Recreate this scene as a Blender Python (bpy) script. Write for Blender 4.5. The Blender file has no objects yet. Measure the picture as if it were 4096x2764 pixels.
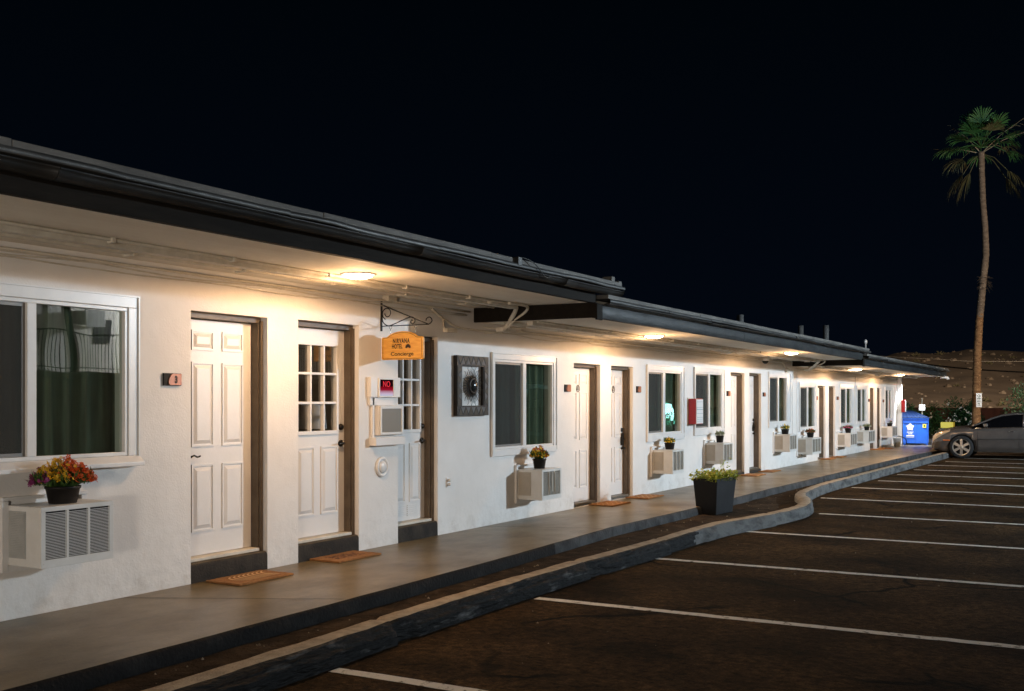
import bpy, bmesh, math, random
from mathutils import Vector, Matrix, noise
random.seed(7)
R = math.radians
scene = bpy.context.scene
COL = scene.collection

# ------------------------------------------------------------------ camera, sky, lamps, exposure
# x runs along the motel front, -y is out over the walkway and the car park, z = 0 is the walkway
cd = bpy.data.cameras.new('camera'); cam = bpy.data.objects.new('camera', cd); COL.objects.link(cam)
cam.location = (0, -6.7227, 1.524)
cam.rotation_euler = (R(90), 0, R(-90 + 29.4917))
cd.sensor_width = 36; cd.lens = 36 * 4300 / 4096
cd.shift_y = (1603 - 1382) / 4096
cd.clip_start = .05; cd.clip_end = 2000
scene.camera = cam
W = bpy.data.worlds.new('World'); scene.world = W; W.use_nodes = True
wn = W.node_tree; wn.nodes.clear()
wo = wn.nodes.new('ShaderNodeOutputWorld'); wb = wn.nodes.new('ShaderNodeBackground')
wt = wn.nodes.new('ShaderNodeTexCoord'); ws = wn.nodes.new('ShaderNodeSeparateXYZ'); wr = wn.nodes.new('ShaderNodeValToRGB')
wn.links.new(wt.outputs['Generated'], ws.inputs[0]); wn.links.new(ws.outputs['Z'], wr.inputs[0])
wr.color_ramp.elements[0].color = (.0011, .0022, .0050, 1); wr.color_ramp.elements[1].color = (.0003, .0011, .0022, 1)
wr.color_ramp.elements[1].position = .35
wn.links.new(wr.outputs[0], wb.inputs[0]); wb.inputs[1].default_value = 1.0
wn.links.new(wb.outputs[0], wo.inputs[0])
scene.view_settings.view_transform = 'Standard'; scene.view_settings.look = 'None'
scene.view_settings.exposure = .1; scene.view_settings.gamma = 1
scene.cycles.use_denoising = True
scene.cycles.max_bounces = 8; scene.cycles.diffuse_bounces = 4
scene.cycles.sample_clamp_indirect = 6

def lamp(name, kind, loc, power, color, radius=.1, aim=None, size=120, blend=.3):
    l = bpy.data.lights.new(name, kind); l.energy = power; l.color = color
    l.shadow_soft_size = radius
    o = bpy.data.objects.new(name, l); COL.objects.link(o); o.location = loc
    if kind == 'SPOT':
        l.spot_size = R(size); l.spot_blend = blend
        o.rotation_euler = (Vector(aim) - Vector(loc)).to_track_quat('-Z', 'Y').to_euler()
    return o
WARM = (1, .585, .29); COOL = (.68, .85, 1)
# the floodlight under the balcony of the building across the car park (it throws the eave's shadow on the wall)
lamp('floodlight_lamp', 'SPOT', (24, -17.3, 5.0), 9800, COOL, .12, (27, 0, 5.2), 150, .6)
# added unseen fill behind the camera: a low, broad light along the walkway that whitens the near side of the first air conditioner
lamp('side_fill_lamp', 'SPOT', (-6.5, -8.2, 1.1), 1700, (1, .90, .79), .6, (6, 0, 1.7), 66, .6)
# the balcony's own lamp across the car park
lamp('balcony_lamp', 'POINT', (24.6, -18.3, 4.8), 1800, (.9, .96, 1), .1)
# the wall pack on the end of the motel
lamp('wall_pack_lamp', 'SPOT', (38.93, -.42, 2.14), 420, (.90, .97, 1), .06, (40.3, -.9, .1), 150, .5)
# the street lamp beyond the car park that lights the hillside
lamp('street_lamp_lamp', 'SPOT', (52, -30, 16), 165000, (1, .77, .56), .3, (125, 14, 3), 100, .7)
# the warm pole lamp of the car park that catches the palm and the planting
lamp('pole_lamp', 'SPOT', (35, -17, 4.2), 8500, (1, .66, .36), .15, (50, -1.5, 2.6), 84, .9)

# ------------------------------------------------------------------ materials
def srgb(r, g, b):
    f = lambda c: ((c / 255 + .055) / 1.055) ** 2.4 if c > 10 else c / 255 / 12.92
    return (f(r), f(g), f(b), 1)
MATS = {}
def M(name, col, rough=.6, metal=0, col2=None, vs=3, v0=.4, v1=.65, bump=0, bs=80, detail=6, stretch=(1, 1, 1), rvar=0, spec=.5, coat=0, bs2=0, bump2=0):
    m = bpy.data.materials.new(name); m.use_nodes = True; nt = m.node_tree
    b = nt.nodes['Principled BSDF']
    c = tuple(col[:3]) + (1,)
    b.inputs['Base Color'].default_value = c; b.inputs['Roughness'].default_value = rough
    b.inputs['Metallic'].default_value = metal; b.inputs['Specular IOR Level'].default_value = spec
    b.inputs['Coat Weight'].default_value = coat
    tc = nt.nodes.new('ShaderNodeTexCoord'); mp = nt.nodes.new('ShaderNodeMapping'); mp.inputs['Scale'].default_value = stretch
    nt.links.new(tc.outputs['Object'], mp.inputs[0])
    if col2 is not None:
        n = nt.nodes.new('ShaderNodeTexNoise'); n.inputs['Scale'].default_value = vs; n.inputs['Detail'].default_value = detail
        n.inputs['Roughness'].default_value = .62
        nt.links.new(mp.outputs[0], n.inputs['Vector'])
        r = nt.nodes.new('ShaderNodeValToRGB'); r.color_ramp.elements[0].position = v0; r.color_ramp.elements[1].position = v1
        r.color_ramp.elements[0].color = c; r.color_ramp.elements[1].color = tuple(col2[:3]) + (1,)
        nt.links.new(n.outputs['Fac'], r.inputs[0]); nt.links.new(r.outputs[0], b.inputs['Base Color'])
        if rvar:
            mr = nt.nodes.new('ShaderNodeMapRange'); mr.inputs['To Min'].default_value = rough - rvar; mr.inputs['To Max'].default_value = rough + rvar
            nt.links.new(n.outputs['Fac'], mr.inputs[0]); nt.links.new(mr.outputs[0], b.inputs['Roughness'])
    if bump:
        n2 = nt.nodes.new('ShaderNodeTexNoise'); n2.inputs['Scale'].default_value = bs; n2.inputs['Detail'].default_value = 4
        nt.links.new(mp.outputs[0], n2.inputs['Vector'])
        bp = nt.nodes.new('ShaderNodeBump'); bp.inputs['Strength'].default_value = bump; bp.inputs['Distance'].default_value = .02
        nt.links.new(n2.outputs['Fac'], bp.inputs['Height']); nt.links.new(bp.outputs[0], b.inputs['Normal'])
        if bump2:
            n3 = nt.nodes.new('ShaderNodeTexNoise'); n3.inputs['Scale'].default_value = bs2; n3.inputs['Detail'].default_value = 5
            nt.links.new(mp.outputs[0], n3.inputs['Vector'])
            bq = nt.nodes.new('ShaderNodeBump'); bq.inputs['Strength'].default_value = bump2; bq.inputs['Distance'].default_value = .05
            nt.links.new(n3.outputs['Fac'], bq.inputs['Height']); nt.links.new(bp.outputs[0], bq.inputs['Normal']); nt.links.new(bq.outputs[0], b.inputs['Normal'])
    MATS[name] = m
    return m
def MS(*a, **k): return M(*a, spec=.12, **k)
def EM(name, col, s):
    m = bpy.data.materials.new(name); m.use_nodes = True; nt = m.node_tree; nt.nodes.clear()
    o = nt.nodes.new('ShaderNodeOutputMaterial'); e = nt.nodes.new('ShaderNodeEmission')
    e.inputs[0].default_value = tuple(col[:3]) + (1,); e.inputs[1].default_value = s; nt.links.new(e.outputs[0], o.inputs[0])
    return m
def GLASS(name, tint, refl, rough=.0, wavy=0):
    m = bpy.data.materials.new(name); m.use_nodes = True; nt = m.node_tree; nt.nodes.clear()
    o = nt.nodes.new('ShaderNodeOutputMaterial'); t = nt.nodes.new('ShaderNodeBsdfTransparent'); g = nt.nodes.new('ShaderNodeBsdfGlossy')
    t.inputs[0].default_value = tuple(tint) + (1,); g.inputs['Roughness'].default_value = rough
    lw = nt.nodes.new('ShaderNodeLayerWeight'); lw.inputs['Blend'].default_value = .5
    f = nt.nodes.new('ShaderNodeMath'); f.operation = 'POWER'; f.inputs[1].default_value = 4; nt.links.new(lw.outputs['Facing'], f.inputs[0])
    a = nt.nodes.new('ShaderNodeMath'); a.operation = 'ADD'; a.inputs[1].default_value = refl; a.use_clamp = True
    mx = nt.nodes.new('ShaderNodeMixShader')
    nt.links.new(f.outputs[0], a.inputs[0]); nt.links.new(a.outputs[0], mx.inputs[0]); nt.links.new(t.outputs[0], mx.inputs[1]); nt.links.new(g.outputs[0], mx.inputs[2]); nt.links.new(mx.outputs[0], o.inputs[0])
    if wavy:
        tc = nt.nodes.new('ShaderNodeTexCoord'); n = nt.nodes.new('ShaderNodeTexNoise'); n.inputs['Scale'].default_value = 1.6; n.inputs['Detail'].default_value = 1
        nt.links.new(tc.outputs['Object'], n.inputs['Vector'])
        b = nt.nodes.new('ShaderNodeBump'); b.inputs['Strength'].default_value = wavy; b.inputs['Distance'].default_value = .05
        nt.links.new(n.outputs['Fac'], b.inputs['Height']); nt.links.new(b.outputs[0], g.inputs['Normal'])
    return m

def grime(m, scale, lo, hi, dark, light, stretch=(1, 1, 1), detail=10):
    """multiply a material's colour by a second, independent noise"""
    nt = m.node_tree; b = nt.nodes['Principled BSDF']; src = b.inputs['Base Color'].links[0].from_socket
    tc = nt.nodes.new('ShaderNodeTexCoord'); mp = nt.nodes.new('ShaderNodeMapping'); mp.inputs['Scale'].default_value = stretch; mp.inputs['Location'].default_value = (3.1*scale, 7.7, 1.3)
    n = nt.nodes.new('ShaderNodeTexNoise'); n.inputs['Scale'].default_value = scale; n.inputs['Detail'].default_value = detail; n.inputs['Roughness'].default_value = .68
    nt.links.new(tc.outputs['Object'], mp.inputs[0]); nt.links.new(mp.outputs[0], n.inputs['Vector'])
    r = nt.nodes.new('ShaderNodeMapRange'); r.inputs['From Min'].default_value = lo; r.inputs['From Max'].default_value = hi; r.inputs['To Min'].default_value = dark; r.inputs['To Max'].default_value = light
    nt.links.new(n.outputs['Fac'], r.inputs[0])
    v = nt.nodes.new('ShaderNodeVectorMath'); v.operation = 'SCALE'; nt.links.new(src, v.inputs[0]); nt.links.new(r.outputs[0], v.inputs['Scale']); nt.links.new(v.outputs[0], b.inputs['Base Color'])
    return m
def wall_material():
    m = M('white_stucco', (.74, .72, .69), .55, col2=(.80, .785, .76), vs=1.3, bump=.09, bs=60, bump2=.34, bs2=5, spec=.25)
    nt = m.node_tree; b = nt.nodes['Principled BSDF']
    src = b.inputs['Base Color'].links[0].from_socket
    tc = nt.nodes.new('ShaderNodeTexCoord'); s = nt.nodes.new('ShaderNodeSeparateXYZ'); nt.links.new(tc.outputs['Object'], s.inputs[0])
    n = nt.nodes.new('ShaderNodeTexNoise'); n.inputs['Scale'].default_value = 4.5; n.inputs['Detail'].default_value = 8; n.inputs['Roughness'].default_value = .7
    nt.links.new(tc.outputs['Object'], n.inputs['Vector'])
    # grime splashed up from the walkway: noise, thresholded higher up the wall
    mr = nt.nodes.new('ShaderNodeMapRange'); mr.inputs['From Min'].default_value = 0; mr.inputs['From Max'].default_value = .55
    mr.inputs['To Min'].default_value = .44; mr.inputs['To Max'].default_value = .72
    nt.links.new(s.outputs['Z'], mr.inputs[0])
    sub = nt.nodes.new('ShaderNodeMath'); sub.operation = 'SUBTRACT'; nt.links.new(n.outputs['Fac'], sub.inputs[0]); nt.links.new(mr.outputs[0], sub.inputs[1])
    ml = nt.nodes.new('ShaderNodeMath'); ml.operation = 'MULTIPLY'; ml.inputs[1].default_value = 2.2; ml.use_clamp = True; nt.links.new(sub.outputs[0], ml.inputs[0])
    mx = nt.nodes.new('ShaderNodeMixRGB'); mx.inputs[2].default_value = (.50, .45, .39, 1)
    nt.links.new(ml.outputs[0], mx.inputs[0]); nt.links.new(src, mx.inputs[1]); nt.links.new(mx.outputs[0], b.inputs['Base Color'])
    # flaking, lumpy render low down, smooth higher up
    hb = b.inputs['Normal'].links[0].from_node; hm = nt.nodes.new('ShaderNodeMapRange'); hm.inputs['From Min'].default_value = .1; hm.inputs['From Max'].default_value = .6
    hm.inputs['To Min'].default_value = .42; hm.inputs['To Max'].default_value = .10; nt.links.new(s.outputs['Z'], hm.inputs[0]); nt.links.new(hm.outputs[0], hb.inputs['Strength'])
    return m
def asphalt_material():
    m = M('asphalt', (.0145, .0084, .0035), .85, col2=(.108, .062, .0255), vs=.9, v0=.36, v1=.76, bump=.9, bs=150, detail=15, stretch=(1,.75,1), bump2=.5, bs2=30, spec=.06, rvar=.08)
    nt = m.node_tree; b = nt.nodes['Principled BSDF']; src = b.inputs['Base Color'].links[0].from_socket
    tc = nt.nodes.new('ShaderNodeTexCoord')
    nz = nt.nodes.new('ShaderNodeTexNoise'); nz.inputs['Scale'].default_value = 1.6; nz.inputs['Detail'].default_value = 7
    nt.links.new(tc.outputs['Object'], nz.inputs['Vector'])
    mix = nt.nodes.new('ShaderNodeMixRGB'); mix.blend_type = 'LINEAR_LIGHT'; mix.inputs[0].default_value = .28
    nt.links.new(tc.outputs['Object'], mix.inputs[1]); nt.links.new(nz.outputs['Color'], mix.inputs[2])
    v = nt.nodes.new('ShaderNodeTexVoronoi'); v.feature = 'DISTANCE_TO_EDGE'; v.inputs['Scale'].default_value = .36
    nt.links.new(mix.outputs[0], v.inputs['Vector'])
    cr = nt.nodes.new('ShaderNodeMapRange'); cr.inputs['From Min'].default_value = .004; cr.inputs['From Max'].default_value = .016
    cr.inputs['To Min'].default_value = 1; cr.inputs['To Max'].default_value = 0; nt.links.new(v.outputs['Distance'], cr.inputs[0])
    n2 = nt.nodes.new('ShaderNodeTexNoise'); n2.inputs['Scale'].default_value = .5; n2.inputs['Detail'].default_value = 3; nt.links.new(tc.outputs['Object'], n2.inputs['Vector'])
    m2 = nt.nodes.new('ShaderNodeMapRange'); m2.inputs['From Min'].default_value = .45; m2.inputs['From Max'].default_value = .58; nt.links.new(n2.outputs['Fac'], m2.inputs[0])
    k = nt.nodes.new('ShaderNodeMath'); k.operation = 'MULTIPLY'; nt.links.new(cr.outputs[0], k.inputs[0]); nt.links.new(m2.outputs[0], k.inputs[1])
    mx = nt.nodes.new('ShaderNodeMixRGB'); mx.inputs[2].default_value = (.0022, .0018, .0014, 1)
    nt.links.new(k.outputs[0], mx.inputs[0]); nt.links.new(src, mx.inputs[1])
    # pale grit caught in the seal coat
    vo = nt.nodes.new('ShaderNodeTexVoronoi'); vo.inputs['Scale'].default_value = 9; nt.links.new(tc.outputs['Object'], vo.inputs['Vector'])
    gr = nt.nodes.new('ShaderNodeMapRange'); gr.inputs['From Min'].default_value = .045; gr.inputs['From Max'].default_value = .075; gr.inputs['To Min'].default_value = 1; gr.inputs['To Max'].default_value = 0
    nt.links.new(vo.outputs['Distance'], gr.inputs[0])
    sep = nt.nodes.new('ShaderNodeSeparateColor'); nt.links.new(vo.outputs['Color'], sep.inputs[0])
    gt = nt.nodes.new('ShaderNodeMath'); gt.operation = 'GREATER_THAN'; gt.inputs[1].default_value = .93; nt.links.new(sep.outputs[0], gt.inputs[0])
    gm = nt.nodes.new('ShaderNodeMath'); gm.operation = 'MULTIPLY'; nt.links.new(gr.outputs[0], gm.inputs[0]); nt.links.new(gt.outputs[0], gm.inputs[1])
    mx2 = nt.nodes.new('ShaderNodeMixRGB'); mx2.inputs[2].default_value = (.16, .14, .11, 1); nt.links.new(gm.outputs[0], mx2.inputs[0]); nt.links.new(mx.outputs[0], mx2.inputs[1])
    nt.links.new(mx2.outputs[0], b.inputs['Base Color'])
    return m
STUCCO = wall_material(); ASPH = grime(grime(grime(asphalt_material(), 16, .36, .66, .35, 1.75, (1,.8,1), 14), 1.7, .52, .66, 1.0, .45, (1,.6,1)), 60, .35, .7, .55, 1.6)
SOFFIT = M('painted_soffit', (.82, .77, .66), .7, col2=(.74, .68, .57), vs=2.2, bump=.2, bs=60, stretch=(.4, 1.5, 1))
TRIM = M('white_vinyl', (.78, .78, .77), .28, col2=(.72, .72, .71), vs=5)
DOORW = M('white_door_paint', (.76, .74, .72), .38, col2=(.72, .70, .67), vs=3, bump=.04, bs=40)
JAMB = M('brown_jamb_paint', (.115, .086, .058), .5, col2=(.075, .055, .037), vs=6, bump=.08, bs=40)
STEP = MS('step_concrete', (.026, .0245, .023), .8, col2=(.05, .044, .037), vs=5, bump=.4, bs=45)
STEPT = M('step_top', (.11, .088, .06), .85, col2=(.06, .048, .034), vs=7, bump=.5, bs=50, spec=.2)
FASCIA = MS('dark_brown_fascia', (.0105, .0080, .0056), .75, col2=(.018, .0138, .0098), vs=8, stretch=(.3, 2, 2), bump=.2, bs=30)
METAL = M('weathered_flashing', (.105, .103, .098), .5, .3, col2=(.022, .021, .020), vs=3.5, v0=.38, v1=.66, stretch=(.35, 1.5, 2), bump=.35, bs=7, rvar=.1)
GUTTER = M('grey_gutter', (.036, .034, .031), .5, .3, col2=(.012, .0112, .0102), vs=3, stretch=(.4, 1, 2), bump=.3, bs=6, rvar=.1)
FSHEET = M('blue_grey_fascia_sheet', (.048, .051, .052), .5, .2, col2=(.014, .015, .0155), vs=3.2, v0=.38, v1=.66, stretch=(.5, 1, 2), bump=.7, bs=6, rvar=.15)
COPING = M('pale_coping', (.165, .152, .135), .7, .1, col2=(.075, .068, .060), vs=2.4, stretch=(.5, 1, 2), bump=.2, bs=12)
ROOFTOP = M('roof_membrane', (.10, .10, .10), .9)
PIPEP = M('painted_conduit', (.68, .63, .53), .55, col2=(.54, .49, .40), vs=7, bump=.1, bs=30)
DARKW = M('dark_cable', (.03, .027, .024), .6)
CURT = M('green_grey_curtain', (.12, .145, .10), .9, col2=(.055, .07, .044), vs=3, stretch=(9, 1, .4))
CURT1 = M('green_curtain', (.072, .092, .064), .9, col2=(.026, .033, .020), vs=3, stretch=(9, 1, .4))
CURTW = M('pale_curtain', (.17, .19, .15), .9, col2=(.11, .13, .095), vs=3, stretch=(8, 1, .4))
SCREEN = M('insect_screen', (.075, .08, .078), .6, col2=(.06, .064, .062), vs=200)
PANE = GLASS('window_glass', (.80, .90, .83), .18, 0, .035)
PANE2 = GLASS('window_glass_screened', (.70, .76, .74), .03, 0, .03)
DPANE = GLASS('door_glass', (.9, .92, .9), .17, 0, .02)
MESHM = bpy.data.materials.new('screen_mesh'); MESHM.use_nodes = True; _n = MESHM.node_tree; _n.nodes.clear()
_o = _n.nodes.new('ShaderNodeOutputMaterial'); _t = _n.nodes.new('ShaderNodeBsdfTransparent'); _d = _n.nodes.new('ShaderNodeBsdfDiffuse'); _m = _n.nodes.new('ShaderNodeMixShader')
_d.inputs[0].default_value = (.075, .075, .072, 1); _m.inputs[0].default_value = .6; _n.links.new(_t.outputs[0], _m.inputs[1]); _n.links.new(_d.outputs[0], _m.inputs[2]); _n.links.new(_m.outputs[0], _o.inputs[0])
BLACKM = M('dark_bronze', (.022, .017, .013), .35, .7)
ACW = M('white_enamel_case', (.70, .70, .68), .38, col2=(.62, .62, .59), vs=4, bump=.04, bs=30)
ACS = M('grey_side_vent', (.42, .43, .42), .5, col2=(.34, .35, .34), vs=6)
ACV = M('beige_side_vent', (.50, .46, .39), .5, col2=(.44, .40, .34), vs=6)
DARK = M('dark_recess', (.012, .011, .010), .8)
FINS = M('dull_fins', (.16, .145, .12), .45, .3, col2=(.10, .09, .07), vs=20)
POT = M('black_plastic_pot', (.009, .008, .0075), .5, col2=(.016, .014, .012), vs=6, spec=.25)
COIR = M('coir_mat', (.43, .20, .066), .95, col2=(.29, .125, .036), vs=30, bump=.9, bs=260)
COIRL = M('coir_pattern', (.80, .52, .26), .95, bump=.8, bs=260)
COIRD = M('coir_dark_pattern', (.13, .048, .016), .95, bump=.8, bs=260)
WOODS = M('varnished_sign_wood', (.80, .43, .085), .32, col2=(.64, .29, .045), vs=2.5, stretch=(1, 2.5, 16), detail=8, coat=.3)
INK = M('burnt_lettering', (.022, .010, .006), .7)
IRON = M('black_wrought_iron', (.012, .011, .010), .45, .6)
CHROME = M('bright_steel', (.7, .7, .7), .22, 1)
COPPER = M('copper_plate', (.42, .155, .075), .42, .25, col2=(.34, .12, .055), vs=14)
BRONZE = M('antique_bronze', (.022, .016, .011), .5, 0, spec=.25, col2=(.012, .009, .007), vs=14, bump=.3, bs=40)
TILE = M('metal_tile_panel', (.050, .041, .027), .5, 0, spec=.2, col2=(.032, .026, .017), vs=9)
TILEB = M('silver_tile_panel', (.075, .077, .08), .5, 0, spec=.25, col2=(.05, .052, .054), vs=9)
RED = M('red_cabinet_paint', (.42, .012, .016), .35, col2=(.36, .010, .014), vs=5)
WHITEP = M('white_sheet', (.82, .83, .84), .25)
def concrete_walk():
    m = M('walkway_concrete', (.178, .136, .072), .34, col2=(.080, .061, .031), vs=1.3, v0=.40, v1=.78, bump=.12, bs=70, detail=8, rvar=.12, spec=.22, stretch=(1, 1.4, 1))
    return m
WALK = grime(grime(concrete_walk(), 2.6, .50, .70, 1.06, .62, (.6,1.3,1)), 30, .35, .65, .88, 1.1)
KERBT = M('kerb_concrete', (.40, .33, .24), .85, col2=(.25, .20, .14), vs=9, bump=.7, bs=70)
KERBF = MS('kerb_black_paint', (.0085, .009, .0095), .65, col2=(.15, .15, .148), vs=4.4, v0=.585, v1=.75, bump=1.0, bs=16, stretch=(.6, 1, 3.0), detail=11, bump2=.8, bs2=4)
KERBG = MS('kerb_bare_face', (.135, .135, .132), .8, col2=(.035, .035, .036), vs=3.4, v0=.46, v1=.68, bump=.9, bs=18, stretch=(.8, 1, 2), detail=11)
EDGEG = MS('walkway_edge_bare', (.075, .076, .077), .8, col2=(.022, .022, .023), vs=4, v0=.4, v1=.7, bump=.6, bs=30)
EDGEF = MS('walkway_edge', (.007, .007, .0072), .75, col2=(.026, .026, .026), vs=4, v0=.5, v1=.8, bump=.6, bs=35)
DIRT = M('dirt_strip', (.022, .0145, .0085), .95, col2=(.075, .051, .030), vs=5, v0=.40, v1=.72, bump=1, bs=70, detail=12, spec=.1, bump2=.8, bs2=9)
GROUND = M('desert_ground', (.09, .07, .05), .95, col2=(.06, .045, .03), vs=.4, bump=.4, bs=8)
LINEP = M('line_paint', (.86, .82, .74), .7, col2=(.11, .08, .05), vs=13, v0=.56, v1=.66, bump=.9, bs=120, detail=14)

# ------------------------------------------------------------------ mesh builder
class MB:
    def __init__(s): s.v = []; s.f = []; s.mi = []; s.sm = []; s.m = None
    def P(s, p):
        p = Vector(p)
        if s.m is not None: p = s.m @ p
        s.v.append(p); return len(s.v) - 1
    def face(s, pts, mi=0, sm=False):
        s.f.append([s.P(p) for p in pts]); s.mi.append(mi); s.sm.append(sm)
    def idx(s, ii, mi=0, sm=False): s.f.append(list(ii)); s.mi.append(mi); s.sm.append(sm)
    def box(s, x0, x1, y0, y1, z0, z1, mi=0):
        if x0 > x1: x0, x1 = x1, x0
        if y0 > y1: y0, y1 = y1, y0
        if z0 > z1: z0, z1 = z1, z0
        a = [s.P(p) for p in ((x0,y0,z0),(x1,y0,z0),(x1,y1,z0),(x0,y1,z0),(x0,y0,z1),(x1,y0,z1),(x1,y1,z1),(x0,y1,z1))]
        for q in ((0,3,2,1),(4,5,6,7),(0,1,5,4),(1,2,6,5),(2,3,7,6),(3,0,4,7)): s.idx([a[i] for i in q], mi)
    def tube(s, path, r, n=8, mi=0, cap=True):
        path = [Vector(p) for p in path]; rings = []; up = None
        for i, p in enumerate(path):
            t = (path[min(i+1, len(path)-1)] - path[max(i-1, 0)])
            if t.length < 1e-9: t = Vector((0,0,1))
            t.normalize()
            if up is None:
                up = Vector((0,0,1)) if abs(t.z) < .9 else Vector((1,0,0))
            a = t.cross(up)
            if a.length < 1e-6: a = t.orthogonal()
            a.normalize(); b = a.cross(t); b.normalize(); up = b
            rr = r[i] if isinstance(r, (list, tuple)) else r
            rings.append([s.P(p + a*math.cos(2*math.pi*k/n)*rr + b*math.sin(2*math.pi*k/n)*rr) for k in range(n)])
        for i in range(len(rings)-1):
            for k in range(n): s.idx((rings[i][k], rings[i][(k+1)%n], rings[i+1][(k+1)%n], rings[i+1][k]), mi, True)
        if cap: s.idx(rings[0][::-1], mi); s.idx(rings[-1], mi)
    def lathe(s, prof, c=(0,0,0), n=20, mi=0, axis='z', sm=True, cap=True):
        c = Vector(c); rings = []
        for r, h in prof:
            ring = []
            for k in range(n):
                a = 2*math.pi*k/n; x, y = r*math.cos(a), r*math.sin(a)
                ring.append(s.P(c + (Vector((x,y,h)) if axis == 'z' else Vector((x,-h,y)) if axis == 'y' else Vector((h,x,y)))))
            rings.append(ring)
        for i in range(len(rings)-1):
            for k in range(n): s.idx((rings[i][k], rings[i][(k+1)%n], rings[i+1][(k+1)%n], rings[i+1][k]), mi, sm)
        if cap: s.idx(rings[0][::-1], mi); s.idx(rings[-1], mi)
    def prism(s, poly, to3, d, mi=0):           # poly: 2-D outline, to3(u,v,w) -> 3-D, w from 0 to d
        a = [s.P(to3(u, v, 0)) for u, v in poly]; b = [s.P(to3(u, v, d)) for u, v in poly]; n = len(poly)
        s.idx(a[::-1], mi); s.idx(b, mi)
        for i in range(n): s.idx((a[i], a[(i+1)%n], b[(i+1)%n], b[i]), mi)
    def build(s, name, mats, parent=None, loc=(0,0,0), rot=(0,0,0), bevel=0, fix=True):
        me = bpy.data.meshes.new(name); me.from_pydata([tuple(v) for v in s.v], [], s.f)
        if not isinstance(mats, (list, tuple)): mats = [mats]
        for m in mats: me.materials.append(m)
        me.polygons.foreach_set('material_index', s.mi); me.polygons.foreach_set('use_smooth', s.sm); me.update()
        if fix:
            bm = bmesh.new(); bm.from_mesh(me); bmesh.ops.recalc_face_normals(bm, faces=bm.faces); bm.to_mesh(me); bm.free()
        o = bpy.data.objects.new(name, me); COL.objects.link(o); o.location = loc; o.rotation_euler = rot
        if parent is not None: o.parent = parent
        if bevel:
            b = o.modifiers.new('bevel', 'BEVEL'); b.width = bevel; b.segments = 2; b.limit_method = 'ANGLE'; b.angle_limit = R(40)
        return o
def tag(o, label=None, cat=None, group=None, kind=None):
    if label: o['label'] = label
    if cat: o['category'] = cat
    if group: o['group'] = group
    if kind: o['kind'] = kind
    return o
def thing(name, label, cat, loc=(0,0,0), rz=0, group=None):
    o = bpy.data.objects.new(name, None); COL.objects.link(o); o.location = loc; o.rotation_euler = (0,0,rz); o.empty_display_size = .1
    return tag(o, label, cat, group)
def copy_tree(o, parent=None):
    c = o.copy(); COL.objects.link(c)
    if parent is not None: c.parent = parent
    for ch in o.children: copy_tree(ch, c)
    return c
def text(name, body, h, mat, parent, loc, rot, sx=1, ext=.001, align='CENTER', space=1, offset=0):
    c = bpy.data.curves.new(name, 'FONT'); c.body = body; c.size = h / .72; c.extrude = ext; c.align_x = align; c.align_y = 'CENTER'; c.space_character = space; c.offset = offset
    o = bpy.data.objects.new(name, c); COL.objects.link(o)
    me = bpy.data.meshes.new_from_object(o.evaluated_get(bpy.context.evaluated_depsgraph_get()))
    bpy.data.objects.remove(o); bpy.data.curves.remove(c)
    me.materials.clear(); me.materials.append(mat)
    o = bpy.data.objects.new(name, me); COL.objects.link(o); o.location = loc; o.rotation_euler = rot; o.scale = (sx, 1, 1)
    if parent is not None: o.parent = parent
    return o
def interp(pts, x):
    if x <= pts[0][0]: return pts[0][1]
    for (a, b), (c, d) in zip(pts, pts[1:]):
        if x <= c: return b + (d-b)*(x-a)/(c-a)
    return pts[-1][1]
def smoothpath(pts, step):
    """points along a Catmull-Rom curve"""
    out = []
    P = [Vector(p) for p in pts]; P = [2*P[0]-P[1]] + P + [2*P[-1]-P[-2]]
    for i in range(1, len(P)-2):
        n = max(1, int((P[i+1]-P[i]).length/step))
        for k in range(n):
            t = k/n; a, b, c, d = P[i-1], P[i], P[i+1], P[i+2]
            out.append(.5*((2*b) + (c-a)*t + (2*a-5*b+4*c-d)*t*t + (3*b-a-3*c+d)*t**3))
    out.append(P[-2]); return out

# ------------------------------------------------------------------ ground, lot, walkway, kerb
LOT = -.17
g = MB(); g.face(((-400,-400,LOT-.012),(600,-400,LOT-.012),(600,400,LOT-.012),(-400,400,LOT-.012)))
tag(g.build('ground', GROUND), kind='structure')
g = MB(); g.face(((-30,-18.2,LOT),(60,-18.2,LOT),(60,-1.4,LOT),(-30,-1.4,LOT)))
lot = tag(g.build('parking_lot', ASPH), kind='structure')
EDGE = [(-12,1.62),(3.0,1.62),(4.4,1.60),(5.7,1.58),(6.6,1.57),(8.7,1.52),(10.4,1.45),(11.9,1.38),(13.2,1.42),(14.7,1.46),(16.5,1.45),(18.5,1.44),(22,1.50),(25.5,1.55),(29.2,1.60),(32,1.70),(35,1.82),(37.5,1.9),(39.0,1.95)]
b = MB(); n = 220; rows = []
for i in range(n+1):
    x = -12 + 51*i/n; e = interp(EDGE, x) + .012*noise.noise((x*2.3, 0, 0))
    rows.append([b.P((x, .25, 0)), b.P((x, -e+.02, -.004)), b.P((x, -e, -.022)), b.P((x, -e-.012+.01*noise.noise((x*3,5,0)), -.118))])
for i in range(n):
    for k in range(3): b.idx((rows[i][k], rows[i][k+1], rows[i+1][k+1], rows[i+1][k]), 0 if k == 0 else (2 if rows[i][0] is not None and b.v[rows[i][0]].x > 10.2 else 1), k > 0)
b.idx([rows[n][k] for k in range(4)], 1)
walk = tag(b.build('walkway', [WALK, EDGEF, EDGEG]), kind='structure')
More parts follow.
